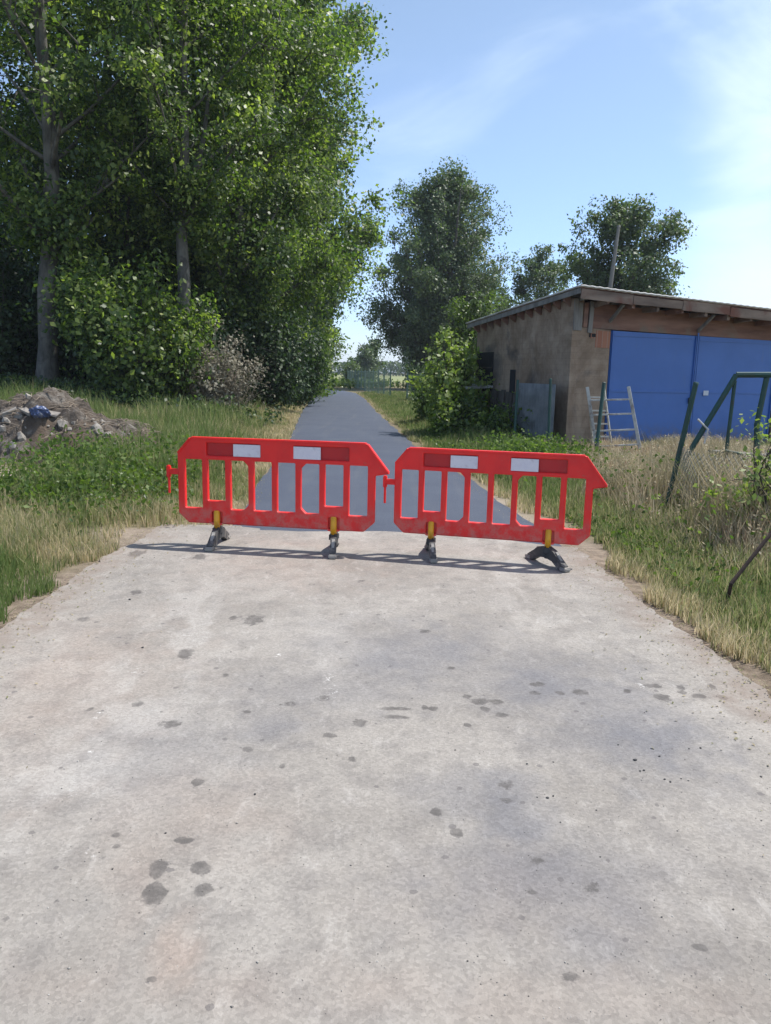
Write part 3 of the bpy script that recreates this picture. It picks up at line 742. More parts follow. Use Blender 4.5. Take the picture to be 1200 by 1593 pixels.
def foot(parent, x, ang):
    f = BM()
    f.cyl((0, 0, .06), (0, 0, .20), .030, .026, 12)
    f.box((0, 0, .14), (.075, .12, .07), None, .012)
    q = Matrix.Rotation(ang, 3, 'Z')
    for s in (-1, 1):
        f.poly([q @ Vector((-.028, s*.02, .17)), q @ Vector((-.028, s*.10, .15)), q @ Vector((-.028, s*.27, .045)), q @ Vector((-.028, s*.27, .0)), q @ Vector((-.028, s*.20, .0)), q @ Vector((-.028, s*.10, .055)), q @ Vector((-.028, s*.02, .065))], q @ Vector((.056, 0, 0)))
    o = f.build('foot', M_rubber, parent); o.location = (x, 0, 0)
    for s in (-1, 1):
        p = BM(); p.box(q @ Vector((0, s*.262, .018)), (.075, .085, .034), q, .008)
        p.beam(q @ Vector((0, s*.13, .142)), q @ Vector((0, s*.262, .030)), .030, .012, .003)
        p.build('foot_pad', M_pad, o)
    return o
def barrier(name, label, feet_ang):
    root = empty(name, (0, 0, 0)); tag(root, label, 'barrier', 'red plastic barriers closing the path')
    W_ = 1.9
    outer = [(.10, .2), (1.80, .2), (1.9, .29), (1.9, .715), (2.03, .735), (1.82, 1.0), (.13, 1.0), (0, .85), (0, .29)]
    holes = []
    for i in range(8):
        c = .1555+i*.227; cut = (); z0 = .345
        if i in (1, 6): z0 = .42
        if i == 2: cut = ('tr', 'br')
        if i == 5: cut = ('tl', 'bl')
        holes.append(rect(c-.086, c+.086, z0, .80, cut))
    rec = [(.288, .816), (1.133, 1.655)]
    for a, b in rec: holes.append([(a, .838), (b, .838), (b, .957), (a, .957)])
    for c in (.3825, 1.5175): holes.append([(c-.05, .2025), (c+.05, .2025), (c+.05, .315), (c-.05, .315)])
    body = plate('frame', outer, holes, .05, .012, M_red, root)
    b = BM(); b.box((.975, 0, .996), (1.68, .074, .022), None, .008); 
    b.beam((1.818, 0, .994), (2.02, 0, .742), .074, .020, .006); b.beam((.132, 0, .994), (.006, 0, .852), .074, .020, .006)
    b.build('top_rail', M_red, root)
    for (a, b_), rx in zip(rec, ((.553, .816), (1.133, 1.39))):
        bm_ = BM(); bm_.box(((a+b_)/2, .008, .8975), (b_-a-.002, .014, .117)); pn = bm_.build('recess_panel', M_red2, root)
        bm_ = BM(); bm_.box(((rx[0]+rx[1])/2, -.016, .895), (rx[1]-rx[0], .010, .112), None, .002); bm_.build('reflector', M_reflect, root)
    for c in (.3825, 1.5175):
        bm_ = BM(); bm_.box((c, .010, .26), (.098, .018, .112)); bm_.build('recess_panel', M_red, root)
        bm_ = BM(); bm_.cyl((c, -.022, .165), (c, -.022, .318), .030, .028, 14); bm_.cyl((c, -.022, .318), (c, -.022, .328), .028, .02, 14); bm_.build('foot_post', M_yellow, root, True)
    bm_ = BM(); bm_.box((-.055, 0, .675), (.13, .034, .052), None, .008); bm_.box((-.10, 0, .675), (.035, .046, .115), None, .008)
    bm_.cyl((-.10, 0, .47), (-.10, 0, .66), .012, .012, 8); bm_.build('connector', M_red, root)
    foot(root, .3825, feet_ang[0]); foot(root, 1.5175, feet_ang[1])
    return root
A = G(297, 680, 1.0); B = G(572, 690, 1.0)
b1 = barrier('road_barrier', 'red plastic barrier on the left, standing by the grassy verge with the rubble heap', (math.radians(5), math.radians(11)))
b2 = barrier('road_barrier', 'red plastic barrier on the right, one foot twisted, standing by the dry grass', (math.radians(18), math.radians(42)))
def place(b, A, B, zt):
    d = B-A; s = d.length/1.69; b.scale = (s, 1, zt); b.rotation_euler = (0, 0, math.atan2(d.y, d.x))
    u = d.normalized(); o = A-u*.13*s; b.location = (o.x, o.y, .010)
place(b1, A, B, .99)
A2 = G(636, 697, .965); B2 = G(913, 709.5, .965)
place(b2, A2, B2, .957)

# ------------------------------------------------------------------ garage
M_render = simple('grey_render', (.26, .195, .145), (.40, .31, .235), 2.2, .95, 0, .6, (1, 1, 1), (.15, .125, .11), .01)
t = M_render.node_tree; b = t.nodes['Principled BSDF']; o = t.nodes['Texture Coordinate'].outputs['Object']
sxz = t.nodes.new('ShaderNodeSeparateXYZ'); t.links.new(o, sxz.inputs[0]); cxz = t.nodes.new('ShaderNodeCombineXYZ')
t.links.new(math_n(t, 'ADD', sxz.outputs[0], sxz.outputs[1]), cxz.inputs[0]); t.links.new(sxz.outputs[2], cxz.inputs[1])
bk = t.nodes.new('ShaderNodeTexBrick'); t.links.new(cxz.outputs[0], bk.inputs['Vector']); bk.inputs['Scale'].default_value = 2.0
bk.inputs['Color1'].default_value = (1, 1, 1, 1); bk.inputs['Color2'].default_value = (.93, .92, .91, 1); bk.inputs['Mortar'].default_value = (.82, .80, .78, 1); bk.inputs['Mortar Size'].default_value = .012; bk.inputs['Mortar Smooth'].default_value = .6
old = b.inputs['Base Color'].links[0].from_socket
stk = ramp(t, noise(t, mapped(t, o, (1, 1, .6)), 1.6, 7, .68, .6), [(.40, (1, 1, 1)), (.62, (.58, .51, .45))])
t.links.new(mixc(t, .8, mixc(t, mrange(t, noise(t, o, 1.4, 4), .4, .6), old, mixc(t, 1.0, old, bk.outputs[0], 'MULTIPLY')), mixc(t, 1.0, mixc(t, 1.0, old, bk.outputs[0], 'MULTIPLY'), stk, 'MULTIPLY')), b.inputs['Base Color'])
M_brick, t, b, o = newmat('red_brick')
br = t.nodes.new('ShaderNodeTexBrick'); t.links.new(mapped(t, o, (1, 1, 1)), br.inputs['Vector'])
br.inputs['Scale'].default_value = 4; br.inputs['Color1'].default_value = (.28, .11, .07, 1); br.inputs['Color2'].default_value = (.36, .17, .11, 1); br.inputs['Mortar'].default_value = (.30, .26, .22, 1)
t.links.new(br.outputs[0], b.inputs['Base Color']); b.inputs['Roughness'].default_value = .95; bump(t, b, noise(t, o, 20, 5), .6, .01)
M_wood = simple('rusty_brown_board', (.13, .065, .05), (.28, .16, .12), 3, .85, 0, .5, (.25, 1, 1.5), (.20, .15, .12), .006)
M_fascia = simple('weathered_fascia', (.11, .08, .065), (.27, .205, .165), 3, .85, 0, .5, (.3, 1, 1.5), (.16, .07, .05), .006)
M_greywood = simple('grey_board', (.12, .115, .11), (.26, .25, .235), 5, .9, 0, .5, (1, 1, .2), None, .006)
M_roof = simple('pale_roof_sheet', (.42, .42, .42), (.55, .55, .54), 4, .6, 0, .3, dirt=(.3, .28, .26))
M_dark_in = simple('dark_opening', (.012, .012, .014), (.022, .022, .025), 4, .9, 0, 0)
M_blue, t, b, o = newmat('blue_paint')
c = mixc(t, mrange(t, noise(t, o, .9, 4), .35, .65), (.042, .13, .41), (.052, .15, .46))
c = mixc(t, mrange(t, noise(t, mapped(t, o, (3, 3, .5)), 3, 6, .7), .56, .8, 0, .5), c, (.09, .16, .32))
sz_ = t.nodes.new('ShaderNodeSeparateXYZ'); t.links.new(o, sz_.inputs[0])
c = mixc(t, math_n(t, 'MULTIPLY', mrange(t, sz_.outputs[2], .7, .05), mrange(t, noise(t, o, 7, 6, .7), .35, .6)), c, (.13, .12, .12))
c = mixc(t, mrange(t, noise(t, mapped(t, o, (14, 14, .9)), 1.5, 6, .7), .66, .78, 0, .6), c, (.14, .08, .06))
t.links.new(c, b.inputs['Base Color']); b.inputs['Roughness'].default_value = .45; bump(t, b, noise(t, o, 1.6, 3), .25, .02)

YAW = math.radians(18)
corner = P(879, 700, 17.0)
gr = empty('garage', (corner.x, corner.y, 0), YAW); tag(gr, 'old rendered garage with blue double doors and sagging board roof', 'garage')
LW, LD = 8.4, 4.9      # front width, side length (local x right, local y back)
def roofz(x, y): return 3.357-.052*x-.079*y
bm_ = BM()
# side wall as polygon (with thickness inward), front pier, rear and far walls
T = .25
bm_.poly([(0, 0, -.2), (0, LD, -.2), (0, LD, roofz(0, LD)-.10), (0, 0, roofz(0, 0)-.10)], Vector((T, 0, 0)))
bm_.poly([(T, 0, -.2), (.96, 0, -.2), (.96, 0, 2.63), (T, 0, 2.66)], Vector((0, T, 0)))
bm_.poly([(5.62, 0, -.2), (LW, 0, -.2), (LW, 0, 2.50), (5.62, 0, 2.54)], Vector((0, T, 0)))
bm_.poly([(T, LD-T, -.2), (LW, LD-T, -.2), (LW, LD-T, roofz(LW, LD)-.1), (T, LD-T, roofz(0, LD)-.1)], Vector((0, T, 0)))
bm_.poly([(LW-T, T, -.2), (LW-T, LD-T, -.2), (LW-T, LD-T, roofz(LW, LD)-.1), (LW-T, T, roofz(LW, 0)-.1)], Vector((T, 0, 0)))
bm_.build('wall', M_render, gr)
bm_ = BM(); bm_.box((.76, -.004, 2.42), (.36, .02, .36), None); bm_.box((.52, -.003, 2.50), (.14, .016, .10), None); bm_.jit(.012).build('brick_patch', M_brick, gr)
bm_ = BM(); bm_.box((.50, -.010, 2.50), (.16, .012, .075)); bm_.build('hole', M_dark_in, gr)
# boards above the doors
for k in range(2):
    bm_ = BM()
    zt = roofz(0, 0)-.10
    z1 = 2.66+k*.27
    bm_.beam((.30, .05+.006*k, z1+.13), (LW, .05+.006*k, z1+.13-.045*LW*(.5+.4*k)), .05, .262, .004)
    bm_.jit(.004).build('board', M_wood, gr)
for k, x in enumerate((.06, .16, .30, .43)):
    bm_ = BM(); bm_.box((x, -.015-.005*(k % 2), 2.92-.04*(k % 2)), (.10, .03, .66-.08*(k % 3)), Matrix.Rotation(.02*(k-1), 3, 'Y')); bm_.build('upright_board', M_greywood if k != 2 else M_wood, gr)
# roof deck, sheet, fascia, rafters
OV = .55
def rq(x, y, dz=0): return Vector((x, y, roofz(x, y)+dz))
bm_ = BM(); bm_.poly([rq(-.18, -OV, .0), rq(LW+.2, -OV, .0), rq(LW+.2, LD+.25, .0), rq(-.18, LD+.25, .0)], Vector((0, 0, .035)))
rf = bm_.build('roof', M_wood, gr)
# corrugated sheet on top with wavy edge
xs = np.arange(-.24, LW+.26, .03); ys = np.linspace(-OV-.07, LD+.3, 14)
X, Y = np.meshgrid(xs, ys); Z = 3.357-.052*X-.079*Y+.050+.005*np.sin(X*2*math.pi/.18)+.012*(fbm(X*1.1, Y*1.1, 121)-.5)*4*.4
i = np.arange(X.size).reshape(X.shape)
f_ = np.stack([i[:-1, :-1].ravel(), i[:-1, 1:].ravel(), i[1:, 1:].ravel(), i[1:, :-1].ravel()], 1)
rs = mesh_np('roof_sheet', np.stack([X.ravel(), Y.ravel(), Z.ravel()], 1), f_, M_roof, rf, None, True)
sm = rs.modifiers.new('t', 'SOLIDIFY'); sm.thickness = .030
bm_ = BM(); nseg = 7
for k in range(nseg):
    x0 = -.18+k*(LW+.38)/nseg; x1 = x0+(LW+.38)/nseg-.01
    bm_.beam(rq(x0, -OV-.016-.006*(k % 2), -.11-.012*(k % 2)), rq(x1, -OV-.016-.006*(k % 2), -.12+.016*(k % 3)), .03, .20-.03*(k % 3 == 1), .004)
bm_.jit(.009).build('fascia', M_fascia, gr)
bm_ = BM(); bm_.beam(rq(-.195, -OV, -.055), rq(-.195, LD+.25, -.055), .028, .11, .003); bm_.build('verge_board', M_greywood, gr)
for k, x in enumerate(np.arange(.15, LW, .78)):
    bm_ = BM(); bm_.beam(rq(x, -OV+.01, -.075), rq(x, LD-.3, -.075), .07, .14)
    # knee brace under some of them
    if k % 3 == 1: bm_.beam((x, .02, roofz(x, 0)-.50), (x, -OV+.10, roofz(x, 0)-.17), .05, .06)
    bm_.build('rafter', M_greywood, gr)
for y in np.arange(.1, LD+.1, .42):
    bm_ = BM(); z = roofz(0, y)-.06; bm_.poly([(-.17, y, z), (-.17, y, z-.09), (-.01, y, z-.20), (-.01, y, z)], Vector((0, .07, 0))); bm_.build('purlin_end', M_wood, gr)
for k, x in enumerate(np.arange(.5, LW, .62)):      # weathered rafter tails hanging below the fascia
    bm_ = BM(); bm_.beam(rq(x, -OV+.02, -.20-.02*(k % 3)), rq(x, -.02, -.19), .06+.02*(k % 2), .11); bm_.jit(.012).build('rafter_tail', M_wood if k % 2 else M_fascia, gr)
# doors
def gdoor(x0, x1, first):
    d = BM(); zt0 = 2.62-.018*(x0-.98); zt1 = 2.62-.018*(x1-.98)
    d.poly([(x0, .02, .06), (x1, .02, .06), (x1, .02, zt1), (x0, .02, zt0)], Vector((0, .05, 0)))
    o = d.build('door', M_blue, gr)
    e = BM()
    for (a, b_) in (((x0+.03, .06), (x0+.03, zt0)), ((x1-.03, .06), (x1-.03, zt1))): e.beam((a[0], .012, a[1]), (b_[0], .012, b_[1]), .06, .022, .003)
    for z in (.12, 1.32, zt1-.05): e.beam((x0+.06, .013, z), (x1-.06, .013, z-.004), .022, .05, .003)
    e.build('door_frame', M_blue, o)
    hx = x0+.035 if first else x1-.035
    for z in (.45, 2.15):
        h = BM(); h.cyl((hx, -.004, z-.07), (hx, -.004, z+.07), .016, .016, 8); h.build('hinge', M_blue, o)
    return o
d1 = gdoor(.99, 3.25, True); d2 = gdoor(3.275, 5.56, False)
bm_ = BM(); bm_.box((3.262, -.012, 1.32), (.035, .02, 2.66), None, .003); bm_.build('meeting_strip', M_blue, d1)
bm_ = BM(); bm_.box((3.62, -.006, 1.30), (.14, .006, .11)); bm_.build('notice_plate', simple('pale_notice', (.45, .50, .60), (.60, .62, .68), 30, .6, 0, 0), d2)
bm_ = BM(); bm_.box((3.16, -.015, 1.12), (.03, .03, .14), None, .005); bm_.build('handle', M_dark_in, d1)
# openings in the side wall: recessed black frames
bm_ = BM(); bm_.box((-.012, 4.25, 1.75), (.03, .9, .9)); wn = bm_.build('window', M_dark_in, gr)
bm_ = BM(); bm_.box((-.035, 4.73, 1.75), (.05, .08, 1.1)); bm_.box((-.035, 4.25, 1.24), (.05, 1.0, .08)); bm_.box((-.035, 4.25, 1.80), (.03, .86, .035)); bm_.build('window_frame', M_darkbark, wn)
bm_ = BM(); bm_.box((-.010, 2.65, 1.45), (.024, .26, .60)); bm_.build('slot_window', M_dark_in, gr)
# lean-to
ln = empty('lean_to', gr.matrix_world @ Vector((0, 0, 0)) if False else (corner.x, corner.y, 0), YAW); tag(ln, 'low open lean-to with pale slab roof against the shaded garage wall', 'shed')
bm_ = BM(); bm_.box((-.50, 4.45, 1.28), (.95, 1.5, .07), Matrix.Rotation(-.06, 3, 'Y'), .01); bm_.build('slab_roof', M_roof, ln)
bm_ = BM(); bm_.box((-.92, 3.80, .60), (.10, .10, 1.3)); bm_.build('post', M_darkbark, ln)
bm_ = BM(); bm_.box((-.92, 5.1, .60), (.10, .10, 1.3)); bm_.build('post', M_darkbark, ln)
bm_ = BM(); bm_.box((-.50, 5.15, .6), (.85, .05, 1.2)); bm_.build('back_board', M_darkbark, ln)
bm_ = BM(); bm_.box((-.48, 4.5, .45), (.8, 1.1, .8), None, .03); bm_.jit(.04).build('stacked_wood', M_darkbark, ln)
# dark boards leaning on the wall in the middle
hb = empty('board_fence', (corner.x, corner.y, 0), YAW); tag(hb, 'dark boards leaning along the shaded garage wall', 'boards')
for k in range(9):
    bm_ = BM(); bm_.box((-.22-.02*(k % 2), 3.4-k*.21, .60+.04*random.uniform(-1, 1)), (.03, .19, 1.25), Matrix.Rotation(.10+.02*random.uniform(-1, 1), 3, 'Y')); bm_.build('board', M_darkbark, hb)
# corrugated sheets in front of the wall
cs = empty('corrugated_panel', (corner.x, corner.y, 0), YAW); tag(cs, 'grey corrugated sheets standing at the garage corner behind green posts', 'panel')
xs = np.arange(0, 1.75, .015); zs = np.linspace(0, 1.42, 6)
X, Z = np.meshgrid(xs, zs); Y = .018*np.sin(X*2*math.pi/.13)
i = np.arange(X.size).reshape(X.shape); f_ = np.stack([i[:-1, :-1].ravel(), i[:-1, 1:].ravel(), i[1:, 1:].ravel(), i[1:, :-1].ravel()], 1)
M_corr = simple('grey_cement_sheet', (.13, .14, .145), (.22, .225, .225), 3, .85, 0, .3, dirt=(.10, .105, .10))
sh = mesh_np('sheet', np.stack([-.42+Y.ravel()*1-.05*Z.ravel()*0, 1.60-X.ravel(), Z.ravel()+.02], 1), f_, M_corr, cs, None, True)
sh.modifiers.new('t', 'SOLIDIFY').thickness = .008

pt_ = P(963, 352, 30); pm_ = P(950, 443, 30); dd_ = (pm_-pt_).normalized(); pb_ = pt_+dd_*(pt_.z/-dd_.z)
up_ = empty('pole', pb_); tag(up_, 'thin grey leaning pole rising behind the garage roof in front of the round-topped tree', 'pole')
bm_ = BM(); bm_.cyl((0, 0, -.2), pt_-pb_, .14, .06, 12); bm_.build('shaft', M_greywood, up_)
bm_ = BM(); bm_.cyl((pt_-pb_)*.995, (pt_-pb_)*1.006, .075, .05, 12); bm_.build('cap', M_greywood, up_)

# ------------------------------------------------------------------ ladder
M_alu = simple('dull_aluminium', (.40, .40, .38), (.58, .57, .54), 12, .5, .3, .1, dirt=(.25, .22, .2))
la = empty('step_ladder', G(965, 722)); tag(la, 'worn aluminium step ladder standing open in front of the blue door', 'ladder')
Yl = 15.0; oz = la.location
def rel(p): return p-oz
tl = rel(P(914, 602, Yl)); bl = rel(P(932, 722, Yl-.05)); trp = rel(P(978, 601, Yl-.1)); brp = rel(P(1000, 718, Yl-.25))
bm_ = BM(); bm_.beam(tl, bl, .035, .06, .004); bm_.build('rail', M_alu, la)
bm_ = BM(); bm_.beam(trp, brp, .035, .06, .004); bm_.build('rail', M_alu, la)
for u in (.17, .36, .57, .77, .96):
    bm_ = BM(); bm_.beam(tl.lerp(bl, u), trp.lerp(brp, u), .05, .032, .004); bm_.build('rung', M_alu, la)
off = Vector((.10, .75, 0))
bm_ = BM(); bm_.beam(tl+Vector((.03, .05, -.02)), bl+off, .03, .045, .003); bm_.build('rear_rail', M_alu, la)
bm_ = BM(); bm_.beam(tl+Vector((.34, .05, -.02)), bl+off+Vector((.40, 0, 0)), .03, .045, .003); bm_.build('rear_rail', M_alu, la)
for u in (.12, .3, .48, .66, .84):
    bm_ = BM(); a_ = (tl+Vector((.03, .05, -.02))).lerp(bl+off, u); b_ = (tl+Vector((.34, .05, -.02))).lerp(bl+off+Vector((.40, 0, 0)), u)
    bm_.beam(a_, b_, .04, .028, .003); bm_.build('rung', M_alu, la)

# ------------------------------------------------------------------ green fence posts, gate frame, mesh
M_green = simple('dark_green_paint', (.010, .050, .042), (.016, .068, .055), 8, .5, 0, .1, dirt=(.03, .05, .04))
M_rust = simple('rusty_iron', (.03, .02, .017), (.07, .045, .035), 14, .85, .2, .3)
M_wire = simple('wire', (.20, .21, .19), (.30, .30, .27), 20, .6, .5, 0)
def post(name, a, b, r, mat, label, group='fence posts along the garage plot'):
    o = empty(name, a); tag(o, label, 'post', group); a = Vector(a); b = Vector(b)
    bm_ = BM(); bm_.cyl((0, 0, -.1), b-a, r, r, 10); bm_.build('tube', mat, o)
    bm_ = BM(); bm_.cyl(b-a, (b-a)*1.012, r*1.15, r*.8, 10); bm_.build('cap', mat, o)
    return o
post('fence_post', G(925, 722), P(940, 596, 14.8), .035, M_green, 'dark green fence post standing in front of the ladder')
post('fence_post', G(1031, 806), P(1083, 597, 8.75), .030, M_green, 'dark green fence post leaning right in the tall dry grass')
post('fence_post', P(800, 690, 17.1), P(806, 592, 17.2), .03, M_green, 'thin dark post beside the corrugated sheets, left of the ladder')
post('fence_post', P(853, 700, 15.6), P(857, 590, 15.6), .028, M_green, 'dark post in front of the corrugated sheets')
gf = empty('gate_frame', G(1130, 800, 0)); tag(gf, 'dark green tubular gate frame with diagonal brace in front of the blue door', 'gate frame')
o0 = gf.location
def q_(px, py, Y): return P(px, py, Y)-o0
bm_ = BM(); bm_.path([q_(1058, 728, 9.9), q_(1146, 583, 9.9)], .036); bm_.build('brace', M_green, gf)
bm_ = BM(); bm_.path([q_(1146, 583, 9.9), q_(1210, 583, 9.8), q_(1420, 590, 9.6)], .036); bm_.build('top_tube', M_green, gf)
bm_ = BM(); bm_.path([q_(1144, 592, 9.92), q_(1118, 800, 9.92)], .024); bm_.build('leg', M_green, gf)
bm_ = BM(); bm_.path([q_(1194, 584, 9.85), q_(1178, 660, 9.85), q_(1176, 830, 9.85)], .036); bm_.build('leg', M_green, gf)
bm_ = BM(); bm_.path([q_(1124, 700, 9.9), q_(1180, 712, 9.8), q_(1420, 735, 9.6)], .018); bm_.build('lower_bar', M_green, gf)
bm_ = BM(); bm_.path([q_(1086, 652, 9.88), q_(1102, 668, 9.84), q_(1096, 690, 9.84)], .012); bm_.build('clamp', M_alu, gf)
pl = empty('plank', q_(1150, 706, 10.3)+o0); tag(pl, 'pale plank lying across behind the green gate frame', 'plank')
bm_ = BM(); bm_.box((0.1, 0, 0), (.95, .22, .035), Matrix.Rotation(.05, 3, 'Y'), .004); bm_.box((-.3, 0, -.35), (.05, .12, .68)); bm_.box((.45, 0, -.37), (.05, .12, .68)); bm_.build('board', M_greywood, pl)
ir = empty('iron_bar', G(1130, 940)); tag(ir, 'bent rusty iron bar sticking out of the grass at the right edge', 'bar')
oi = ir.location
bm_ = BM(); bm_.path([Vector((0, 0, -.05)), P(1138, 908, 5.35)-oi, P(1262, 752, 5.6)-oi], .014, 8); bm_.build('rod', M_rust, ir)
# chain link net between the leaning post and one out of frame
post('fence_post', G(1290, 880), P(1330, 560, 7.3), .03, M_green, 'green fence post beyond the right edge of the photo')
cl = empty('chain_link_net', G(1130, 830)); tag(cl, 'slack rusty chain link net hanging in the grass at the right edge', 'fence net')
oc = cl.location; ln_ = []
a0 = G(1040, 805); a1 = G(1290, 880); hgt = .95
for k in range(-14, 46):
    for s in (1, -1):
        pts = []
        for j in range(8):
            v_ = j/7*hgt; u_ = (k*.075+s*v_*.8)
            if s < 0: u_ += .6
            if 0 <= u_ <= 2.6:
                p = a0.lerp(a1, u_/2.6); pts.append(np.array([p.x-oc.x+.05*math.sin(u_*4+v_*3), p.y-oc.y+.06*math.sin(u_*3), v_*(.95-.12*math.sin(u_*2.2))+.02]))
        if len(pts) > 1: ln_.append((np.array(pts), np.full(len(pts), .0032)))
V, F = tubes(ln_, 4); mesh_np('net', V, F, M_wire, cl)

# sapling at the right edge
shrub('sapling', G(1192, 868), 1.38, .34, .36, 1900, .05, M_yell, 'yellow-green sapling at the right edge in front of the gate frame', 'sapling', seed=401, stems=16, clump=.11)

shrub('shade_shrub', gpos(775, 18.2), .8, .4, .3, 1800, .09, M_poplar, 'shrub added to darken the foot of the garage side wall', 'shrub', seed=402, stems=18, clump=.2)  # low shrubs added to darken the zone along the side wall
shrub('shade_shrub', gpos(722, 19.8), 1.2, .45, .4, 2400, .10, M_poplar, 'shrub added to darken the ground before the low lean-to', 'shrub', seed=403, stems=18, clump=.22)
# rod fence along the path
M_fgreen = simple('green_fence_paint', (.14, .22, .19), (.20, .29, .25), 6, .6, 0, 0)
def rodfence(p0, p1, h, step, label, nposts, skip=()):
    p0 = Vector((*p0, 0)); p1 = Vector((*p1, 0)); o = empty('rod_fence', p0); tag(o, label, 'fence'); d = p1-p0; L = d.length; u = d/L
    for k in range(nposts):
        q = d*k/(nposts-1); bm_ = BM(); bm_.box(q+Vector((0, 0, h/2)), (.09, .09, h+.1)); bm_.build('post', M_fgreen, o)
    lines = []
    for k in range(int(L/step)):
        q = np.array(u*(k*step)); lines.append((np.array([q+[0, 0, .05], q+[0, 0, h-.05]]), np.array([.007, .007])))
    for z in (.15, h*.5, h-.1): lines.append((np.array([[0, 0, z], np.array(d)+[0, 0, z]]), np.array([.010, .010])))
    V, F = tubes(lines, 4); mesh_np('mesh_panel', V, F, M_fgreen, o)
pa = G(607, 620); pb = G(541, 601)
rodfence((pa.x, pa.y), (pb.x, pb.y), 1.75, .30, 'green rod fence running away beside the far bend of the path', 12)
pc = P(634, 600, 44); pd = P(790, 600, 27)
rodfence((pc.x, pc.y), (pd.x, pd.y), 1.6, .2, 'green rod fence between the path and the garage, behind the elder bush', 6)
shrub('shrub', gpos(545, 88), 2.6, 1.0, 1.0, 2500, .25, M_far, 'small dark bush at the far end of the rod fence', seed=330, clump=.35)
shrub('shrub', gpos(672, 62), 2.4, 2.2, 1.5, 4500, .22, M_dark, 'dark low shrub below the lone poplar behind the fence', seed=331, clump=.4)
weeds('field_weeds', 900, -6.5, 82, 4, 5, .9, M_bright, .22, 'bright green weeds at the far bend of the path')

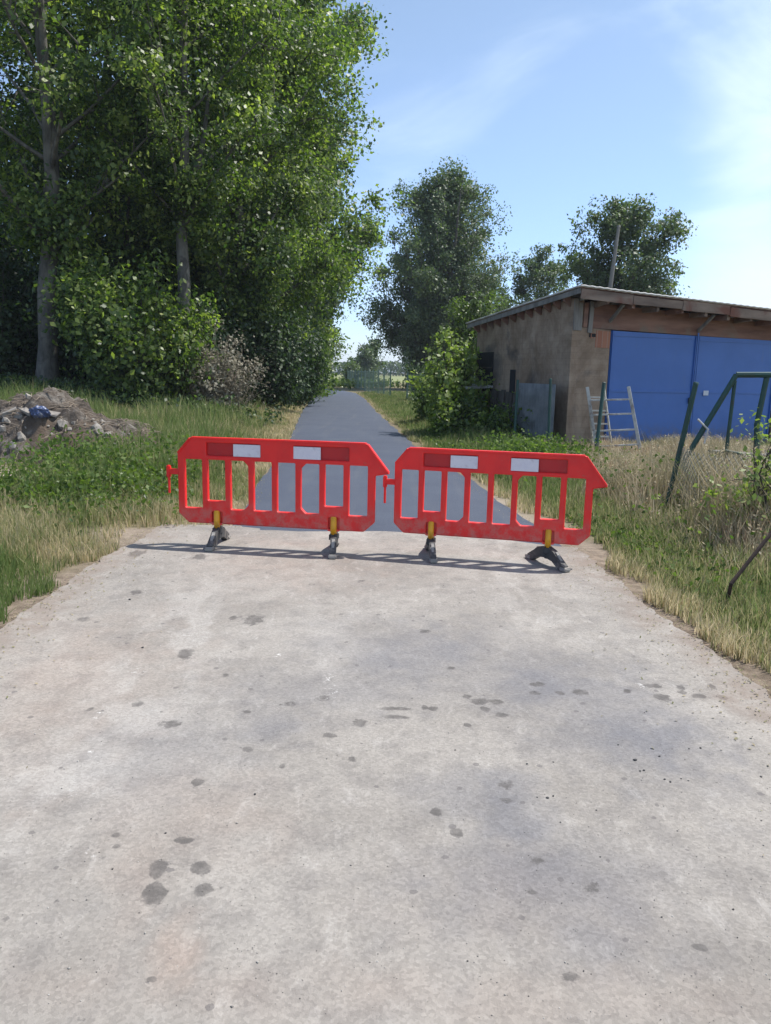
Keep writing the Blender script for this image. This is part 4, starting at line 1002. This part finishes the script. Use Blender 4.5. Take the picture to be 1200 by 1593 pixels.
# ------------------------------------------------------------------ rubble heap
def heap():
    c = G(60, 735); cx, cy = c.x-.2, c.y+1.15
    root = empty('rubble_heap', (cx, cy, 0)); tag(root, 'grey and brown heap of rubble and soil at the left below the forked poplar', 'heap')
    n = 150; xs = np.linspace(-3.4, 2.2, n); ys = np.linspace(-1.8, 2.0, n); X, Y = np.meshgrid(xs, ys)
    r = np.sqrt((X/np.where(X > 0, 1.8, 3.3))**2+(Y/1.45)**2)
    Z = 1.18*np.clip(1-r, 0, 1)**.62*(.62+.75*fbm(X*1.3+9, Y*1.3, 131))+.42*(fbm(X*3.4, Y*3.4, 133)-.5)*(r < .95)+.16*(fbm(X*11, Y*11, 135)-.5)*(r < .95)
    Z = np.where(r > 1, -.2, Z)
    i = np.arange(n*n).reshape(n, n); f = np.stack([i[:-1, :-1].ravel(), i[:-1, 1:].ravel(), i[1:, 1:].ravel(), i[1:, :-1].ravel()], 1)
    m, t, b, o = newmat('rubble_soil')
    cc = ramp(t, noise(t, o, 3.2, 8, .7, .6), [(.32, (.06, .047, .038)), (.50, (.13, .105, .085)), (.62, (.25, .225, .195)), (.78, (.44, .42, .39))])
    cc = mixc(t, mrange(t, noise(t, o, 1.1, 4), .5, .62, 0, .7), cc, (.14, .10, .07))
    t.links.new(cc, b.inputs['Base Color']); b.inputs['Roughness'].default_value = 1; bump(t, b, noise(t, o, 14, 8, .75), 1, .08)
    mesh_np('soil', np.stack([X.ravel(), Y.ravel(), Z.ravel()], 1), f, m, root, None, True)
    # stones stuck in it
    k = 0; st = []
    ms = simple('rubble_stone', (.14, .125, .11), (.32, .295, .265), 7, .95, 0, .5)
    bmx = bmesh.new()
    for j in range(95):
        a = random.uniform(-3, 1.6); b_ = random.uniform(-1.35, -.1); ia = int((a+3.4)/5.6*(n-1)); ib = int((b_+1.8)/3.8*(n-1)); z = Z[ib, ia]
        if z < .02: continue
        s = .025+.11*random.random()**2.5
        mm = Matrix.Translation((a, b_, z)) @ Matrix.Rotation(random.uniform(0, 6), 4, Vector((random.random(), random.random(), 1)).normalized()) @ Matrix.Diagonal((s, s*random.uniform(.5, 1), s*random.uniform(.4, .8), 1))
        r_ = bmesh.ops.create_icosphere(bmx, subdivisions=1, radius=1, matrix=mm)
        for v_ in r_['verts']: v_.co += Vector([random.uniform(-.2, .2)*s for _ in range(3)])
    for j in range(13):
        a = random.uniform(-2.6, 1.1); b_ = random.uniform(-1.2, -.1); ia = int((a+3.4)/5.6*(n-1)); ib = int((b_+1.8)/3.8*(n-1)); z = Z[ib, ia]
        if z < .1: continue
        L = random.uniform(.10, .28)
        mm = Matrix.Translation((a, b_, z+.01)) @ Matrix.Rotation(random.uniform(0, 6), 4, 'Z') @ Matrix.Rotation(random.uniform(-.7, .7), 4, 'X') @ Matrix.Rotation(random.uniform(-.5, .5), 4, 'Y') @ Matrix.Diagonal((L, L*random.uniform(.4, .8), random.uniform(.02, .045), 1))
        r_ = bmesh.ops.create_cube(bmx, size=1, matrix=mm)
        for v_ in r_['verts']: v_.co += Vector([random.uniform(-.02, .02) for _ in range(3)])
    me = bpy.data.meshes.new('stones'); bmx.to_mesh(me); bmx.free(); so_ = link('stones', me, ms, root); so_['kind'] = 'stuff'
    # dead stalks tossed over the crest
    lines = []
    for j in range(420):
        a = random.uniform(-3.1, 1.8); b_ = random.uniform(-1.1, .9); ia = int((a+3.4)/5.6*(n-1)); ib = int((b_+1.8)/3.8*(n-1)); z = Z[ib, ia]
        if z < .25 and random.random() < .7: continue
        th = random.uniform(0, 6.3); L = random.uniform(.15, .6)
        p = np.array([a, b_, z+.02]); d = np.array([math.cos(th), math.sin(th), random.uniform(-.25, .15)])*L
        lines.append((np.array([p-d*.5, p+[0, 0, .04], p+d*.5]), np.array([.006, .006, .004])))
    V, F = tubes(lines, 4); s_ = mesh_np('dead_stalks', V, F, M_twig, root); s_['kind'] = 'stuff'
    # blue sack
    zs_ = Z[int((1.8-.85)/3.8*(n-1)), int((3.4+.15)/5.6*(n-1))]; bp = empty('blue_sack', (cx+.15, cy-.87, zs_+.05)); tag(bp, 'crumpled blue plastic sack on the front of the rubble heap', 'sack')
    b2_ = bmesh.new(); r_ = bmesh.ops.create_icosphere(b2_, subdivisions=4, radius=1)
    for v_ in b2_.verts:
        q = v_.co; k = .45+1.1*float(fbm(np.array([q.x*3.6+q.z*2]), np.array([q.y*3.6+q.z*2.7]), 141, 5)[0]); v_.co = Vector((q.x*.15*k, q.y*.10*k, q.z*.09*k))
    me = bpy.data.meshes.new('sack'); b2_.to_mesh(me); b2_.free(); link('sack', me, simple('blue_film', (.03, .05, .13), (.07, .10, .20), 9, .4, 0, .4, dirt=(.16, .17, .2)), bp)
heap()
# straw on the heap
n = 9000
c = G(60, 735); x = c.x-.3+rng.normal(size=n)*1.7; y = c.y+1.9+rng.normal(size=n)*.8
k = x < -4.2; x, y = x[k], y[k]
blades('dead_straw', x, y, rng.uniform(.1, .45, len(x)), np.full(len(x), .009), rng.uniform(.3, 1, len(x)), M_straw, 'dead straw covering the crest behind the rubble heap', lean=.8)

# ------------------------------------------------------------------ asphalt crumbs on the road
M_crumb = simple('asphalt_crumb', (.03, .03, .03), (.07, .07, .07), 20, .9, 0, .3)
def crumb_mesh(s):
    b = bmesh.new(); bmesh.ops.create_icosphere(b, subdivisions=2, radius=1)
    r = random.Random(s)
    for v_ in b.verts: v_.co *= r.uniform(.7, 1.15)
    b.transform(Matrix.Diagonal((1, .85, .6, 1))); me = bpy.data.meshes.new('crumb'); b.to_mesh(me); b.free(); me.materials.append(M_crumb); return me
cm = [crumb_mesh(k) for k in range(4)]
for k, (px, py, s) in enumerate([(988, 1186, 6), (996, 1203, 4), (1002, 1202, 4), (1026, 1180, 4), (1072, 1168, 3), (1034, 1216, 4), (1043, 1220, 4), (1071, 1218, 3), (1090, 1167, 4), (1184, 1212, 4), (820, 1192, 4), (836, 1244, 3), (852, 1245, 5), (861, 1242, 4), (861, 1189, 3), (928, 1264, 3), (397, 1239, 4), (258, 1300, 4), (142, 1278, 3), (202, 935, 4), (222, 1010, 4), (1060, 1215, 3), (962, 1162, 3), (872, 1283, 3), (934, 1337, 3), (908, 1515, 3), (126, 1497, 3)]):
    p = G(px, py); r = s/1200*p.y*.55
    o = bpy.data.objects.new('asphalt_crumb', cm[k % 4]); COL.objects.link(o); o.location = (p.x, p.y, .008+r*.4); o.scale = (r, r, r); o.rotation_euler = (0, 0, k*1.3)
    tag(o, 'small black asphalt crumb lying loose on the pale road', 'crumb', 'black asphalt crumbs scattered on the road')

# ------------------------------------------------------------------ haze
hb_ = bmesh.new(); bmesh.ops.create_cube(hb_, size=1, matrix=Matrix.Translation((0, 1900, 14)) @ Matrix.Diagonal((9000, 4600, 34, 1)))
me = bpy.data.meshes.new('haze'); hb_.to_mesh(me); hb_.free()
mh = bpy.data.materials.new('haze'); mh.use_nodes = True; th = mh.node_tree; th.nodes.clear()
oh = th.nodes.new('ShaderNodeOutputMaterial'); pv = th.nodes.new('ShaderNodeVolumePrincipled'); pv.inputs['Density'].default_value = .00035
pv.inputs['Color'].default_value = (.78, .86, 1, 1); th.links.new(pv.outputs[0], oh.inputs['Volume'])
ho = link('haze', me, mh); tag(ho, 'thin summer haze over the whole place', 'haze', kind='stuff')

# ------------------------------------------------------------------ litter and grit
def flat_bits(name, x, y, z, size, mat, tint, label, cat, tilt=.35):
    n = len(x); az = rng.uniform(0, 6.283, n); a = np.stack([np.cos(az), np.sin(az), rng.normal(size=n)*tilt], 1); b = np.stack([-np.sin(az), np.cos(az), rng.normal(size=n)*tilt], 1)
    c = np.stack([x, y, z], 1); S = size[:, None]
    v = np.stack([c-a*S*.6, c+b*S*.35, c+a*S*.6, c-b*S*.35], 1).reshape(-1, 3)
    o = mesh_np(name, v, np.arange(4*n).reshape(n, 4), mat, None, tint); tag(o, label, cat, kind='stuff')
n = 5200; y = np.exp(rng.uniform(math.log(2.2), math.log(32), n)); sd = rng.random(n) < .5
off = rng.exponential(.16, n)-.05
x = np.where(sd, e_left(y)+off, e_right(y)-off)
flat_bits('leaf_litter', x, y, np.full(n, .014), rng.uniform(.006, .018, n), M_straw, rng.uniform(.0, .45, n), 'dry leaves and straw bits lying along the road edges', 'litter')
n = 5000; y = np.exp(rng.uniform(math.log(1.7), math.log(7.6), n)); U = rng.random(n); U = np.where(rng.random(n) < .5, U, np.where(rng.random(n) < .5, U**3, 1-U**3))
x = e_left(np.minimum(y, 7.6))*(1-U)+e_right(np.minimum(y, 7.4))*U
sz = rng.uniform(.0010, .0026, n)*(1+.9*(rng.random(n) < .05))
c = np.stack([x, y, .0085+.006*(fbm(x*.9, y*.9, 81)-.5)+sz*.25], 1)
base = np.array([(1, 0, 0), (0, 1, 0), (-1, 0, 0), (0, -1, 0), (0, 0, .8), (0, 0, -.8)], float)
vv = c[:, None]+base[None]*sz[:, None, None]*rng.uniform(.6, 1.3, (n, 6, 1))
fc = np.array([(0, 1, 4), (1, 2, 4), (2, 3, 4), (3, 0, 4), (1, 0, 5), (2, 1, 5), (3, 2, 5), (0, 3, 5)])
ff = (np.arange(n)[:, None, None]*6+fc[None]).reshape(-1, 3)
mg, t, b, o = newmat('grit'); a = t.nodes.new('ShaderNodeAttribute'); a.attribute_name = 'tint'
t.links.new(ramp(t, a.outputs['Fac'], [(0, (.07, .065, .06)), (.25, (.19, .175, .16)), (.8, (.36, .34, .31)), (1, (.60, .58, .54))]), b.inputs['Base Color']); b.inputs['Roughness'].default_value = .95
tag(mesh_np('grit', vv.reshape(-1, 3), ff, mg, None, np.repeat(rng.random(n), 8)), 'loose grit scattered over the pale road', 'grit', kind='stuff')
